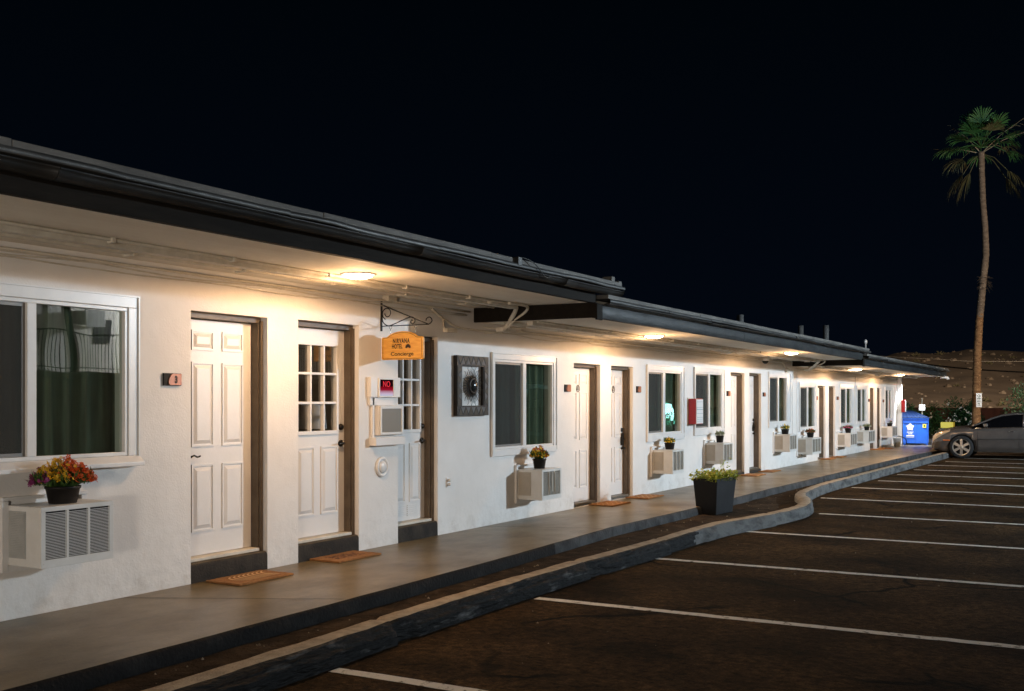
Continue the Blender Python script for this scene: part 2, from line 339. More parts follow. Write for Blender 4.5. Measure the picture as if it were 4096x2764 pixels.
# control joints sawn across the walkway
j = MB()
for xa, xb in ((5.75, 6.55), (11.2, 11.7), (17.6, 18.0), (23.0, 23.4), (28.4, 28.8), (33.5, 33.9)):
    pts = [(xa + (xb-xa)*t + .012*noise.noise((t*6, xa, 0)), -(.02 + (interp(EDGE, xb)-.05)*t)) for t in [k/14 for k in range(15)]]
    for (x0, y0), (x1, y1) in zip(pts, pts[1:]): j.face(((x0-.007,y0,.0025),(x0+.007,y0,.0025),(x1+.007,y1,.0015),(x1-.007,y1,.0015)))
j.build('joint', DARK, walk)
tag(walk.children[0], kind=None)
# walkway apron past the end of the building
b = MB(); b.box(39.0, 46, -2.6, 3, -.17, -.02)
tag(b.build('apron', M('apron_concrete', (.30, .29, .28), .7, col2=(.22, .21, .2), vs=2, bump=.2, bs=40)), kind='structure')
# dirt between walkway and kerb
KP_ = [(-12,2.28),(1,2.27),(4.75,2.26),(6.8,2.19),(8.9,2.19),(11.2,2.27),(13.0,2.30),(14.2,2.50),(15.2,2.63),(16.1,2.62),(17.0,2.42),(17.7,2.17),(18.6,2.02),(20.2,1.93),(22.5,1.97),(25.3,2.02),(29,2.10),(32,2.15),(34.4,2.2),(36,2.2)]
b = MB(); nx, ny = 150, 6; rr = []
for i in range(nx+1):
    x = -12 + 47.5*i/nx
    rr.append([b.P((x, -1.3 - (interp(KP_, x)-1.3)*k/ny, -.118 + .012*noise.noise((x*2.1, k*.7, 3)))) for k in range(ny+1)])
for i in range(nx):
    for k in range(ny): b.idx((rr[i][k], rr[i][k+1], rr[i+1][k+1], rr[i+1][k]), 0, True)
tag(b.build('dirt_strip', DIRT), kind='structure')
# kerb: a swept, chipped profile following its bend
KP = [(-12,-2.28),(1,-2.27),(4.75,-2.26),(6.8,-2.19),(8.9,-2.19),(11.2,-2.27),(13.0,-2.30),(14.2,-2.50),(15.2,-2.63),(16.1,-2.62),(17.0,-2.42),(17.7,-2.17),(18.6,-2.02),(20.2,-1.93),(22.5,-1.97),(25.3,-2.02),(29,-2.10),(32,-2.15),(34.4,-2.2)]
path = smoothpath([(x, y, 0) for x, y in KP], .07)
prof = [(.105, LOT-.02), (.108, -.06), (.100, -.028), (.075, -.016), (0, -.013), (-.066, -.017), (-.088, -.032), (-.096, -.062), (-.101, -.078), (-.105, -.10), (-.108, -.135), (-.112, LOT-.02)]
b = MB(); rings = []; dist = 0; ledge = [(-12, 6.1), (6.4, 9.3), (9.6, 11.2), (12.4, 14.5)]; gaps = [3.1, 6.15, 9.35, 11.25, 14.6, 18.1, 21.0, 24.6, 28.0]
for i, p in enumerate(path):
    t = path[min(i+1,len(path)-1)] - path[max(i-1,0)]; t.normalize(); nr = Vector((-t.y, t.x, 0))
    ring = []
    gp = min(abs(p.x-q) for q in gaps)
    for k, (o, z) in enumerate(prof):
        dz = do = 0
        if 1 <= k <= 10:
            do = .012*noise.noise((p.x*2.2, k*.6, 1)) + .006*noise.noise((p.x*9, k, 4)); dz = .007*noise.noise((p.x*3.5, k*.4, 9))
            if gp < .04: do += -.012 if o > 0 else .022; dz -= .012
        if k >= 5 and any(a < p.x < c for a, c in ledge) and k >= 8: do += .028*max(0, noise.noise((p.x*2.6, 2, k*.3))+.3) if k == 99 else -.034 - .012*noise.noise((p.x*5, 3, k))
        ring.append(b.P(p + nr*(o+do) + Vector((0,0,z+dz))))
    rings.append(ring)
for i in range(len(rings)-1):
    for k in range(len(prof)-1): b.idx((rings[i][k], rings[i][k+1], rings[i+1][k+1], rings[i+1][k]), (2 if path[i].x > 12.0 + .5*noise.noise((k*1.7, 3, 1)) else 1) if k >= 5 else 0, True)
b.idx(rings[-1], 0); b.idx(rings[0][::-1], 0)
tag(b.build('kerb', [KERBT, KERBF, KERBG]), kind='structure')
# pale bits of gravel and litter lying in the dirt strip and on the lot
q = MB()
for i in range(260):
    x = random.uniform(2.5, 30)
    if i % 3: y = -random.uniform(interp(EDGE, x)+.05, interp(KP_, x)-.12); z = -.112
    else: y = -random.uniform(2.6, 6.5); z = LOT
    r_ = random.choice((.005, .007, .010, .014)); a0 = random.random()*3
    lo_ = [q.P((x+r_*math.cos(a0+k*1.256)*random.uniform(.7,1.3), y+r_*math.sin(a0+k*1.256)*random.uniform(.7,1.3), z-.004)) for k in range(5)]; tp = q.P((x, y, z+r_*.8))
    for k in range(5): q.idx((lo_[k], lo_[(k+1)%5], tp))
tag(q.build('gravel', M('pale_grit', (.30,.26,.20), .9, col2=(.12,.09,.06), vs=40), fix=False), 'loose pale gravel in the dirt strip and on the asphalt', 'gravel', kind='stuff')
# painted bay lines
for i, (x, y0, tilt) in enumerate(((5.33,2.42,0),(8.12,2.37,.02),(10.8,2.37,.02),(13.6,2.42,-.04),(16.28,2.80,-.1),(18.93,2.19,-.15),(21.5,2.17,-.2),(23.6,2.27,-.2),(25.8,2.28,-.2),(27.8,2.32,-.2),(29.97,2.33,-.22),(31.95,2.5,-.2),(34.15,2.4,-.1),(36.5,2.62,-.1))):
    b = MB(); m = 46; L = 5.2; prev = None
    for k in range(m+1):
        t = k/m; y = -y0 - L*t; cx = x + tilt*t + .012*noise.noise((t*5, i*3.1, 0))
        w0 = .055 + .014*noise.noise((t*34, i, 1)); w1 = .055 + .014*noise.noise((t*34, i, 7))
        cur = (b.P((cx-w0, y, LOT+.004)), b.P((cx+w1, y, LOT+.004)))
        if prev: b.idx((prev[0], cur[0], cur[1], prev[1]))
        prev = cur
    b.build('bay_line', LINEP, lot)

# ------------------------------------------------------------------ motel building
motel = thing('motel_building', 'long low white stucco motel row with stepped dark eaves and paired doors', 'building')
S1, S2, S3 = 2.63, 2.465, 2.34; XA, XB, XE = 11.0, 25.35, 38.92
# windows: outer trim x0,x1,z0,z1, opening x0,x1,z0,z1, mullion
WIN = [((3.95,5.905,1.02,2.344),(4.10,5.80,1.10,2.245),(4.915,4.99)),
       ((11.35,13.09,.835,2.122),(11.42,13.0,.92,2.035),(12.15,12.235)),
       ((16.32,18.02,.85,2.12),(16.38,17.90,.965,2.025),(17.03,17.14)),
       ((18.55,20.23,.89,2.14),(18.63,20.10,1.0,2.047),(19.33,19.42)),
       ((23.28,25.04,.93,2.17),(23.37,24.78,1.035,2.075),(24.02,24.12)),
       ((25.88,27.5,.775,1.975),(25.98,27.40,.855,1.888),(26.63,26.74)),
       ((30.2,31.95,.79,1.985),(30.29,31.71,.87,1.892),(30.93,31.05)),
       ((32.36,33.88,.80,1.975),(32.46,33.74,.88,1.896),(33.02,33.14)),
       ((36.68,38.2,.82,2.0),(36.77,37.97,.91,1.9),(37.31,37.42))]
# doors: x0,x1,top,step height,type,handle side
DOORS = [(6.463,7.386,2.277,.165,'six','l'),(7.804,8.73,2.288,.165,'lite','r'),(9.408,10.18,2.245,.165,'vent','r'),
         (13.66,14.55,2.06,.02,'six','l'),(14.94,15.78,2.06,.02,'six','k'),(20.69,21.6,2.092,.07,'six','l'),(21.93,22.78,2.108,.07,'six','k'),
         (27.75,28.58,1.915,.015,'six','l'),(28.96,29.68,1.917,.015,'six','r'),(34.33,35.12,1.933,.015,'six','l'),(35.46,36.12,1.934,.015,'six','r')]
holes = [(o[0],o[1],o[2],o[3]) for _, o, _ in WIN] + [(d[0],d[1],0,d[2]) for d in DOORS]
TH = .20
def wall_front():
    b = MB()
    xs = sorted(set([-12, XA, XB, XE] + [v for h in holes for v in h[:2]] + [-12 + .5*k for k in range(102)]))
    for x0, x1 in zip(xs, xs[1:]):
        xm = (x0+x1)/2; top = (S1 if xm < XA else S2 if xm < XB else S3) + .05
        hs = [h for h in holes if h[0] < xm < h[1]]
        zs = sorted(set([0, top] + [v for h in hs for v in h[2:]]))
        for z0, z1 in zip(zs, zs[1:]):
            zm = (z0+z1)/2
            if any(h[2] < zm < h[3] for h in hs): continue
            b.face(((x0,0,z0),(x1,0,z0),(x1,0,z1),(x0,0,z1)))
    for x0, x1, z0, z1 in holes:
        b.face(((x0,0,z0),(x0,TH,z0),(x0,TH,z1),(x0,0,z1))); b.face(((x1,0,z0),(x1,0,z1),(x1,TH,z1),(x1,TH,z0)))
        b.face(((x0,0,z1),(x0,TH,z1),(x1,TH,z1),(x1,0,z1))); b.face(((x0,0,z0),(x1,0,z0),(x1,TH,z0),(x0,TH,z0)))
    b.face(((XE,0,0),(XE,8,0),(XE,8,S3+.05),(XE,0,S3+.05))); b.face(((-12,0,0),(-12,0,S1),(-12,8,S1),(-12,8,0))); b.face(((-12,8,0),(-12,8,S3),(XE,8,S3),(XE,8,0)))
    return b.build('wall', STUCCO, motel, fix=False)
wall_front()
# roofs, one per level
def roof(x0, x1, zs, xo0, xo1, rake):
    b = MB(); b.box(x0, x1, -1.53, 8.3, zs, zs+.20)
    r = b.build('roof', [SOFFIT, ROOFTOP], motel)
    for p in r.data.polygons:
        if p.normal.z > .5: p.material_index = 1
    # fascia board
    f = MB(); ft = .115 if not rake else .150; f.box(x0, x1, -1.585, -1.53, zs-.006, zs+ft)
    if rake: f.box(x0-.045, x0, -1.60, 0, zs-.006, zs+.165); f.box(x0-.05, x0+.10, -1.625, -1.60, zs-.03, zs+.15)
    f.build('fascia', FASCIA, r, bevel=.004)
    if rake:        # a dented metal facing in long overlapping sheets
        x = x0+.10; k = 0
        while x < x1-.05:
            L = min(3.4+2.2*random.random(), x1-x); q = MB(); ns = max(2, int(L/.2)); rg = []; w = .004*(k % 2)
            for i in range(ns+1):
                xx = x+L*i/ns; e = .010*noise.noise((xx*1.7, 3, k)) + .005*noise.noise((xx*5, 8, k))
                rg.append([q.P((xx, -1.588-w+e*(.2 if m_ in (0,4) else 1), zs+z_)) for m_, (yo, z_) in enumerate(((0,-.008),(-.012,.02),(-.02,.07),(-.012,.12),(0,.150)))])
                for m_, yo in enumerate((0,-.012,-.020,-.012,0)): q.v[rg[-1][m_]].y += yo
            for i in range(ns):
                for m_ in range(4): q.idx((rg[i][m_], rg[i][m_+1], rg[i+1][m_+1], rg[i+1][m_]), 0, True)
            q.build('fascia_sheet', FSHEET, r, fix=False); x += L; k += 1
    # gutter: a rounded trough in overlapping lengths
    x = xo0; k = 0
    while x < xo1 - .05:
        L = min(2.6 + 1.3*random.random(), xo1 - x); w = .006*(k % 2); q = MB(); nseg = max(2, int(L/.25)); rg = []
        sag = .012*(random.random()-.5)
        for i in range(nseg+1):
            xx = x + L*i/nseg + (.02 if i == nseg else 0); dz = sag*math.sin(math.pi*i/nseg) + .004*noise.noise((xx*3, k, 0)); dy = .006*noise.noise((xx*2.2, 3, k))
            pr = [(-1.587,.118),(-1.615,.103),(-1.655,.101),(-1.685,.115),(-1.698,.138),(-1.702,.154),(-1.712,.157),(-1.712,.166),(-1.690,.166)]
            if rake: pr = [(-1.60,.152),(-1.655,.150),(-1.682,.153),(-1.690,.160),(-1.690,.168),(-1.680,.170),(-1.67,.170),(-1.66,.170),(-1.65,.170)]
            rg.append([q.P((xx, y - w + dy, zs + z - w*.5 + dz)) for y, z in pr])
        for i in range(nseg):
            for m_ in range(8): q.idx((rg[i][m_], rg[i][m_+1], rg[i+1][m_+1], rg[i+1][m_]), 0, True)
        q.idx(rg[0]); q.idx(rg[-1][::-1])
        q.build('gutter', GUTTER, r, fix=False)
        x += L; k += 1
    # bent flashing above the gutter, then the coping
    x = xo0; k = 0
    while x < xo1 - .05:
        L = min(1.6 + 2.2*random.random(), xo1 - x); q = MB(); nseg = max(2, int(L/.22)); rg = []; w = .004*(k % 3)
        for i in range(nseg+1):
            xx = x + L*i/nseg; wob = .020*noise.noise((xx*2.4, 7, k)) + .010*noise.noise((xx*8, 1, k)); lift = .034*max(0, noise.noise((xx*.9, 11, 2)))
            pr = [(-1.50,.214),(-1.690,.211),(-1.705,.206),(-1.709,.176),(-1.702,.170)]
            rg.append([q.P((xx, y - w + wob*(.3 if m_ < 2 else 1.0) - lift, zs + z + w*.6 + (lift if m_ > 1 else 0)*.5)) for m_, (y, z) in enumerate(pr)])
        for i in range(nseg):
            for m_ in range(4): q.idx((rg[i][m_], rg[i][m_+1], rg[i+1][m_+1], rg[i+1][m_]), 0, m_ != 1)
        q.build('flashing', METAL, r, fix=False)
        x += L; k += 1
    x = xo0; k = 0
    while x < xo1 - .05:
        L = min(2.0 + 1.4*random.random(), xo1 - x); w = .003*(k % 2); q = MB(); q.box(x, x+L-.003, -1.672-w, -1.30, zs+.217, zs+.265+w)
        q.build('coping', COPING, r, bevel=.006); x += L; k += 1
    return r
r1 = roof(-12, XA, S1, -12, 11.5, False)
r2 = roof(XA, XB, S2, 11.15, 25.75, True)
r3 = roof(XB, XE+.03, S3, 25.5, 38.98, True)
q = MB(); q.box(11.36, 11.45, -1.62, -1.5, S1+.262, S1+.33); q.box(11.47, 11.56, -1.66, -1.40, S1+.19, S1+.285)
q.build('coping_block', COPING, r1, bevel=.005)
q = MB(); q.tube(smoothpath([(9.05,-1.62,S1+.25),(9.1,-1.68,S1+.28),(9.3,-1.72,S1+.24),(9.5,-1.73,S1+.13),(9.7,-1.70,S1+.16)], .03), .006, 6); q.build('cable', DARKW, r1); q = MB()
q.tube(smoothpath([(11.38,-1.60,S1+.32),(11.3,-1.64,S1+.26),(11.35,-1.7,S1+.2)], .03), .005, 6); q.build('cable', DARKW, r1)
for bx in (8.98,):
    q = MB(); q.box(bx, bx+.075, -1.715, -1.60, S1+.19, S1+.274); q.build('bracket', GUTTER, r1, bevel=.004)
# gable closures where the roofs step
q = MB(); q.box(XA-.01, XA+.05, .03, 8.2, S2-.2, S1+.19); q.build('gable', FASCIA, r2)
q = MB(); q.box(XB-.01, XB+.05, .03, 8.2, S3-.2, S2+.19); q.build('gable', FASCIA, r3)
# downspout elbow at the far eave end
q = MB(); q.tube(smoothpath([(38.7,-1.45,S3-.02),(38.75,-1.58,S3-.02),(38.8,-1.66,S3-.05),(38.8,-1.68,S3-.10)], .03), .045, 8); q.build('downspout_elbow', TRIM, r3)
RUSTP = M('dull_vent_pipe', (.12,.115,.11), .8, col2=(.07,.066,.06), vs=6, bump=.2, bs=30)
# roof vents
for x, y, z1, rr, mt in ((24.5,1.0,3.53,.075,'c'),(24.72,1.1,3.52,.06,'c'),(29.95,1.0,3.61,.075,'c'),(32.9,1.0,3.80,.085,'c'),(39.0-.3,1.0,3.62,.028,'w')):
    q = MB(); q.lathe([(rr,2.5),(rr,z1)] if mt == 'c' else [(rr,2.4),(rr,z1-.1),(rr*2,z1-.1),(rr*2,z1),(rr*.5,z1+.04)], (x,y,0), 14)
    q.build('vent_pipe', RUSTP if mt == 'c' else TRIM, motel)
# white corner post at the end of the row
q = MB(); q.box(XE+.03, XE+.17, -.15, -.005, -.02, S3); q.build('corner_post', TRIM, motel, bevel=.005)
# raceway, conduits and cables under the eave
def pipes(x0, x1, zs):
    q = MB(); q.box(x0, x1, -.70, -.62, zs-.052, zs-.002); q.build('raceway', PIPEP, motel, bevel=.004)
    q = MB()
    for y, r_, dz in ((-.765,.013,-.014),(-.40,.017,-.019),(-.335,.013,-.016),(-.06,.012,-.06)):
        n_ = int((x1-x0)/.6); pts = [(x0+(x1-x0)*i/n_, y + .012*noise.noise((x0+i*.45, y*9, 0)), zs+dz+.004*noise.noise((i*.5, y*5, 2))) for i in range(n_+1)]
        q.tube(pts, r_, 8)
    x = x0 + .9
    while x < x1: q.box(x, x+.03, -.79, -.735, zs-.034, zs-.001); q.box(x+.5, x+.53, -.43, -.31, zs-.04, zs-.001); x += 1.15
    q.build('conduit', PIPEP, motel)
    q = MB()
    for s in range(3):
        n_ = int((x1-x0)/.35); pts = [(x0+(x1-x0)*i/n_, -.012-.01*s, zs-.045-.03*s + .018*noise.noise((i*.35, s*4, x0)) - .02*abs(math.sin(i*.55+s))) for i in range(n_+1)]
        q.tube(pts, .006, 6)
    q.build('cable', PIPEP, motel)
    # dark gap board where soffit meets wall
    q = MB(); q.box(x0, x1, -.30, -.09, zs-.012, zs-.003); q.build('soffit_strip', SOFFIT, motel)
pipes(-12, XA-.25, S1); pipes(XA+.15, XB-.25, S2); pipes(XB+.15, XE-.1, S3)
def drops(x, za, zb):
    q = MB()
    q.tube(smoothpath([(x-.9,-.72,za-.02),(x-.35,-.70,za-.02),(x-.12,-.62,za-.05),(x+.02,-.42,zb-.06),(x+.12,-.33,zb-.09),(x+.5,-.33,zb-.06)], .05), .026, 10)
    q.tube(smoothpath([(x-.6,-.80,za-.02),(x-.2,-.80,za-.02),(x-.06,-.72,za-.07),(x-.02,-.52,zb-.02),(x+.08,-.42,zb-.08),(x+.5,-.40,zb-.05)], .05), .016, 10)
    q.build('conduit', PIPEP, motel)
    q = MB(); q.box(x+.02, x+.20, -.37, -.27, zb-.12, zb-.07); q.build('junction_box', PIPEP, motel, bevel=.004)
    q = MB(); q.box(x-.72, x-.5, -.06, 0, zb-.16, zb-.11); q.build('junction_box', PIPEP, motel, bevel=.004)
    q = MB()
    q.tube(smoothpath([(x-1.6,-.03,za-.05),(x-1.1,-.03,za-.06),(x-.8,-.03,za-.16),(x-.5,-.035,zb-.08),(x-.2,-.035,zb-.10),(x+.6,-.03,zb-.10)], .05), .014, 8)
    q.tube(smoothpath([(x-1.0,-.04,za-.08),(x-.78,-.04,za-.18),(x-.76,-.04,zb-.10),(x-.66,-.04,zb-.14)], .05), .011, 8)
    q.build('cable', PIPEP, motel)
drops(XA, S1, S2); drops(XB, S2, S3)
q = MB(); q.box(9.10, 9.25, -.10, -.02, S1-.065, S1-.005); q.build('junction_box', PIPEP, motel, bevel=.006)
q = MB(); q.box(19.0, 19.35, -.55, -.35, S2-.075, S2-.003); q.build('junction_box', PIPEP, motel, bevel=.005)
q = MB(); q.tube([(21.6,-.55,S2-.04),(22.9,-.22,S2-.05)], .014, 8); q.build('conduit', PIPEP, motel)
q = MB(); q.box(33.2,34.0,-.5,-.36,S3-.08,S3-.003); q.build('junction_box', PIPEP, motel, bevel=.005)
# thin conduits running down the wall beside the step
q = MB(); q.tube(smoothpath([(25.30,-.02,S3-.1),(25.25,-.02,2.05),(25.26,-.02,1.5),(25.26,-.02,.55)], .2), .008, 6); q.tube(smoothpath([(25.62,-.02,S3-.12),(25.66,-.02,2.0),(25.66,-.02,1.2),(25.70,-.02,.40)], .2), .008, 6); q.tube([(32.15,-.02,S3-.1),(32.15,-.02,.9)], .008, 6)
q.build('conduit', TRIM, motel)

# windows
def window(o, i_, mu, k):
    X0, X1, Z0, Z1 = o; x0, x1, z0, z1 = i_
    fr = MB()
    fr.box(x0-.0, x1+.0, -.012, .045, z0, z0+.028); fr.box(x0, x1, -.012, .045, z1-.028, z1)
    fr.box(x0, x0+.028, -.012, .045, z0+.028, z1-.028); fr.box(x1-.028, x1, -.012, .045, z0+.028, z1-.028)
    fr.box(mu[0], mu[1], -.016, .045, z0+.028, z1-.028)
    f = fr.build('window', TRIM, motel, bevel=.003)
    t = MB(); d = .022
    t.box(X0, X1, -d, -.002, z1+.002, Z1); t.box(X0, x0-.002, -d, -.002, z0-.002, z1+.002); t.box(x1+.002, X1, -d, -.002, z0-.002, z1+.002)
    if k == 0:
        t.prism([(0,z0-.002),(-.022,z0-.002),(-.085,Z0+.03),(-.085,Z0),(0,Z0)], lambda u, v, w: (X0+w, u-.001, v), X1-X0)
        pass
    else: t.box(X0, X1, -d-.008, -.002, Z0, z0-.002)
    t.build('trim', TRIM, f, bevel=.004)
    # outer lip of the trim, a thin raised bead
    l = MB(); l.box(X0, X1, -d-.012, -d, Z1-.014, Z1-.002); l.box(X1-.014, X1-.002, -d-.012, -d, Z0+.03, Z1-.014); l.box(X0+.002, X0+.014, -d-.012, -d, Z0+.03, Z1-.014); l.build('bead', TRIM, f)
    # left light slides behind an insect screen; right light is fixed
    s = MB(); a, c = x0+.03, mu[0]-.002
    s.box(a, c, .006, .022, z0+.03, z0+.055); s.box(a, c, .006, .022, z1-.055, z1-.03); s.box(a, a+.025, .006, .022, z0+.055, z1-.055); s.box(c-.025, c, .006, .022, z0+.055, z1-.055)
    s.build('sash', M('dull_sash_%d' % k, (.20, .19, .175), .4) if k == 0 else MATS['dull_sash_0'], f)
    p = MB(); p.face(((a+.025,.014,z0+.055),(c-.025,.014,z0+.055),(c-.025,.014,z1-.055),(a+.025,.014,z1-.055))); p.build('pane', PANE2, f, fix=False)
    p = MB(); p.face(((mu[1],.020,z0+.028),(x1-.028,.020,z0+.028),(x1-.028,.020,z1-.028),(mu[1],.020,z1-.028))); p.build('pane', PANE, f, fix=False)
    p = MB(); p.face(((a+.025,.009,z0+.055),(c-.025,.009,z0+.055),(c-.025,.009,z1-.055),(a+.025,.009,z1-.055))); p.build('insect_screen', MESHM, f, fix=False)
    # curtain with vertical folds
    c_ = MB(); n_ = 90; prev = None
    for j_ in range(n_+1):
        x = x0 + (x1-x0)*j_/n_; y = .115 + .022*math.sin(x*34 + 2.2*noise.noise((x*3, k, 0))) + .012*noise.noise((x*9, k, 4))
        cur = (c_.P((x, y, z0)), c_.P((x, y, z1)))
        if prev: c_.idx((prev[0], cur[0], cur[1], prev[1]), 1 if noise.noise((x*1.7, k*5.1, 2)) > .22 else 0, True)
        prev = cur
    c_.build('curtain', [CURT, CURTW] if k else [CURT1, CURT], f, fix=False)
    b_ = MB(); b_.face(((x0,.19,z0),(x1,.19,z0),(x1,.19,z1),(x0,.19,z1))); b_.build('blackout_lining', DARK, f, fix=False)
for k, (o, i_, mu) in enumerate(WIN): window(o, i_, mu, k)

# doors
def door(x0, x1, top, st, typ, hs):
    DY = .155; j0 = .045
    a, c = x0+j0, x1-j0; zb, zt = st+.035, top-j0-.012
    d = MB()
    W_ = c-a
    def panel(u0, u1, v0, v1):
        for (p0, p1, q0, q1) in ((u0,u1,v0,v0+.016),(u0,u1,v1-.016,v1),(u0,u0+.016,v0+.016,v1-.016),(u1-.016,u1,v0+.016,v1-.016)): d.box(p0, p1, DY-.009, DY+.001, q0, q1)
        m0, m1, n0, n1 = u0+.026, u1-.026, v0+.026, v1-.026; e = .03
        B = [d.P(p) for p in ((m0,DY-.0005,n0),(m1,DY-.0005,n0),(m1,DY-.0005,n1),(m0,DY-.0005,n1))]
        T = [d.P(p) for p in ((m0+e,DY-.012,n0+e),(m1-e,DY-.012,n0+e),(m1-e,DY-.012,n1-e),(m0+e,DY-.012,n1-e))]
        for q in range(4): d.idx((B[q], B[(q+1)%4], T[(q+1)%4], T[q]))
        d.idx(T)
    l0, l1, m0, m1 = a+.13*W_, a+.44*W_, a+.56*W_, a+.87*W_
    H = zt-zb
    if typ == 'six':
        d.box(a, c, DY, DY+.045, zb, zt)
        for u0, u1 in ((l0,l1),(m0,m1)): panel(u0,u1,zb+.87*H,zb+.955*H); panel(u0,u1,zb+.46*H,zb+.82*H); panel(u0,u1,zb+.10*H,zb+.385*H)
        s = d.build('door', DOORW, motel)
    else:
        g0, g1, h0, h1 = a+.13*W_, c-.15*W_, zb+.50*H, zb+.925*H
        d.box(a, c, DY, DY+.045, zb, h0); d.box(a, c, DY, DY+.045, h1, zt); d.box(a, g0, DY, DY+.045, h0, h1); d.box(g1, c, DY, DY+.045, h0, h1)
        for u0, u1 in ((l0,l1),(m0,m1)): panel(u0,u1,zb+.10*H,zb+.43*H)
        if typ == 'vent':
            for u0 in (a+.22*W_, a+.50*W_):
                for q in range(6): d.box(u0, u0+.17, DY-.008, DY+.001, zb+.045+q*.022, zb+.058+q*.022)
        s = d.build('door', DOORW, motel)
        f = MB(); w = .03
        f.box(g0-.02, g1+.02, DY-.018, DY+.001, h0-.025, h0+.012); f.box(g0-.02, g1+.02, DY-.018, DY+.001, h1-.012, h1+.025); f.box(g0-.02, g0+.012, DY-.018, DY+.001, h0+.012, h1-.012); f.box(g1-.012, g1+.02, DY-.018, DY+.001, h0+.012, h1-.012)
        for q in (1, 2):
            xx = g0 + (g1-g0)*q/3; zz = h0 + (h1-h0)*q/3
            f.box(xx-.012, xx+.012, DY-.013, DY+.030, h0+.012, h1-.012); 
            for e in range(3):
                ua = g0+.012 if e == 0 else g0+(g1-g0)*e/3+.012; ub = g1-.012 if e == 2 else g0+(g1-g0)*(e+1)/3-.012
                f.box(ua, ub, DY-.012, DY+.029, zz-.012, zz+.012)
        f.build('glazing_bars', DOORW, s, bevel=.003)
        p = MB(); p.face(((g0,DY+.02,h0),(g1,DY+.02,h0),(g1,DY+.02,h1),(g0,DY+.02,h1))); p.build('pane', DPANE, s, fix=False)
    # brown jambs, head and stop
    q = MB(); y0, y1 = .075, .198
    q.box(x0+.001, a-.003, y0, y1, st, top-.001); q.box(c+.003, x1-.001, y0, y1, st, top-.001); q.box(a-.003, c+.003, y0, y1, zt+.006, top-.001)
    q.box(x1-.03, x1-.003, y0-.025, y0, st, top-.03)
    q.build('jamb', JAMB, s, bevel=.003)
    if typ != 'six' or hs == 'l' and st > .1:
        pass
    q = MB(); q.box(a-.003, c+.003, .055, .185, st+.002, st+.03); q.build('threshold', PIPEP if st > .1 else FINS, s, bevel=.004)
    if st > .03:
        n_ = 14; q = MB(); rg = []
        for i in range(n_+1):
            x = x0 + .002 + (x1-x0-.004)*i/n_; e = .006*noise.noise((x*6, 1, 0)); rg.append([q.P((x, .0+e, -.01)), q.P((x, .002+e, st-.03)), q.P((x, .012, st-.008)), q.P((x, .035, st)), q.P((x, .2, st+.001))])
        for i in range(n_):
            for m_ in range(4): q.idx((rg[i][m_], rg[i+1][m_], rg[i+1][m_+1], rg[i][m_+1]), 1 if m_ > 1 else 0, True)
        q.build('step', [STEP, STEPT], s, fix=False)
    # handles
    h = MB()
    if hs == 'l':
        hx = a+.06; hz = zb+.42*H
        h.lathe([(.028,0),(.028,.012),(.012,.016),(.012,.05)], (hx,DY,hz), 14, axis='y'); h.tube(smoothpath([(hx,DY-.05,hz),(hx+.03,DY-.055,hz+.012),(hx+.07,DY-.05,hz-.004),(hx+.11,DY-.045,hz+.004)], .02), .008, 8)
    elif hs == 'r':
        hx = c-.06; hz = zb+.44*H
        h.lathe([(.034,0),(.034,.014),(.013,.018),(.013,.05)], (hx,DY,hz), 16, axis='y'); h.tube(smoothpath([(hx,DY-.05,hz),(hx-.03,DY-.055,hz+.002),(hx-.09,DY-.05,hz-.006)], .02), .009, 8)
        e_b = MB(); e_b.lathe([(.034,0),(.030,.022),(.008,.03)], (hx,DY,hz+.165), 16, axis='y'); e_b.build('deadbolt', BLACKM, s)
    else:
        hx = c-.06; hz = zb+.44*H
        h.box(hx-.035, hx+.035, DY-.03, DY, hz-.09, hz+.10); h.lathe([(.03,0),(.028,.03)], (hx,DY,hz+.15), 14, axis='y'); h.tube([(hx,DY-.03,hz),(hx,DY-.06,hz),(hx-.10,DY-.06,hz-.01)], .010, 8); h.lathe([(.02,0),(.02,.06)], (hx,DY,hz-.14), 10, axis='y')
    h.build('handle', BLACKM, s, bevel=.002)
    if x0 > 13 and typ == 'six' and x0 < 20:        # small round sticker ring below the top panels
        q = MB(); xx = a+.5*W_; zz = zb+.845*H
        q.tube([(xx+.05*math.cos(t*math.pi/8), DY-.004, zz+.05*math.sin(t*math.pi/8)) for t in range(17)], .006, 6); q.tube([(xx-.03,DY-.004,zz-.02),(xx,DY-.004,zz+.035),(xx+.03,DY-.004,zz-.02),(xx-.03,DY-.004,zz-.02)], .006, 6)
        q.build('emblem', FINS, s)
    return s
for d in DOORS: door(*d)
# the office room behind the two glazed doors, and a backing behind the rest
RB = M('office_plaster', (.24, .20, .15), .8, col2=(.18, .15, .11), vs=2)
q = MB(); x0, x1, y0, y1, z0, z1 = 7.5, 10.6, .202, 3.2, .1, 2.5
q.face(((x0,y1,z0),(x1,y1,z0),(x1,y1,z1),(x0,y1,z1))); q.face(((x0,y0,z0),(x0,y1,z0),(x0,y1,z1),(x0,y0,z1))); q.face(((x1,y0,z0),(x1,y1,z0),(x1,y1,z1),(x1,y0,z1)))
q.face(((x0,y0,z0),(x1,y0,z0),(x1,y1,z0),(x0,y1,z0))); q.face(((x0,y0,z1),(x1,y0,z1),(x1,y1,z1),(x0,y1,z1)))
q.build('office_room', RB, motel, fix=False)
lamp('office_lamp', 'POINT', (9.6, 1.9, 2.1), 5, (1, .75, .5), .1)

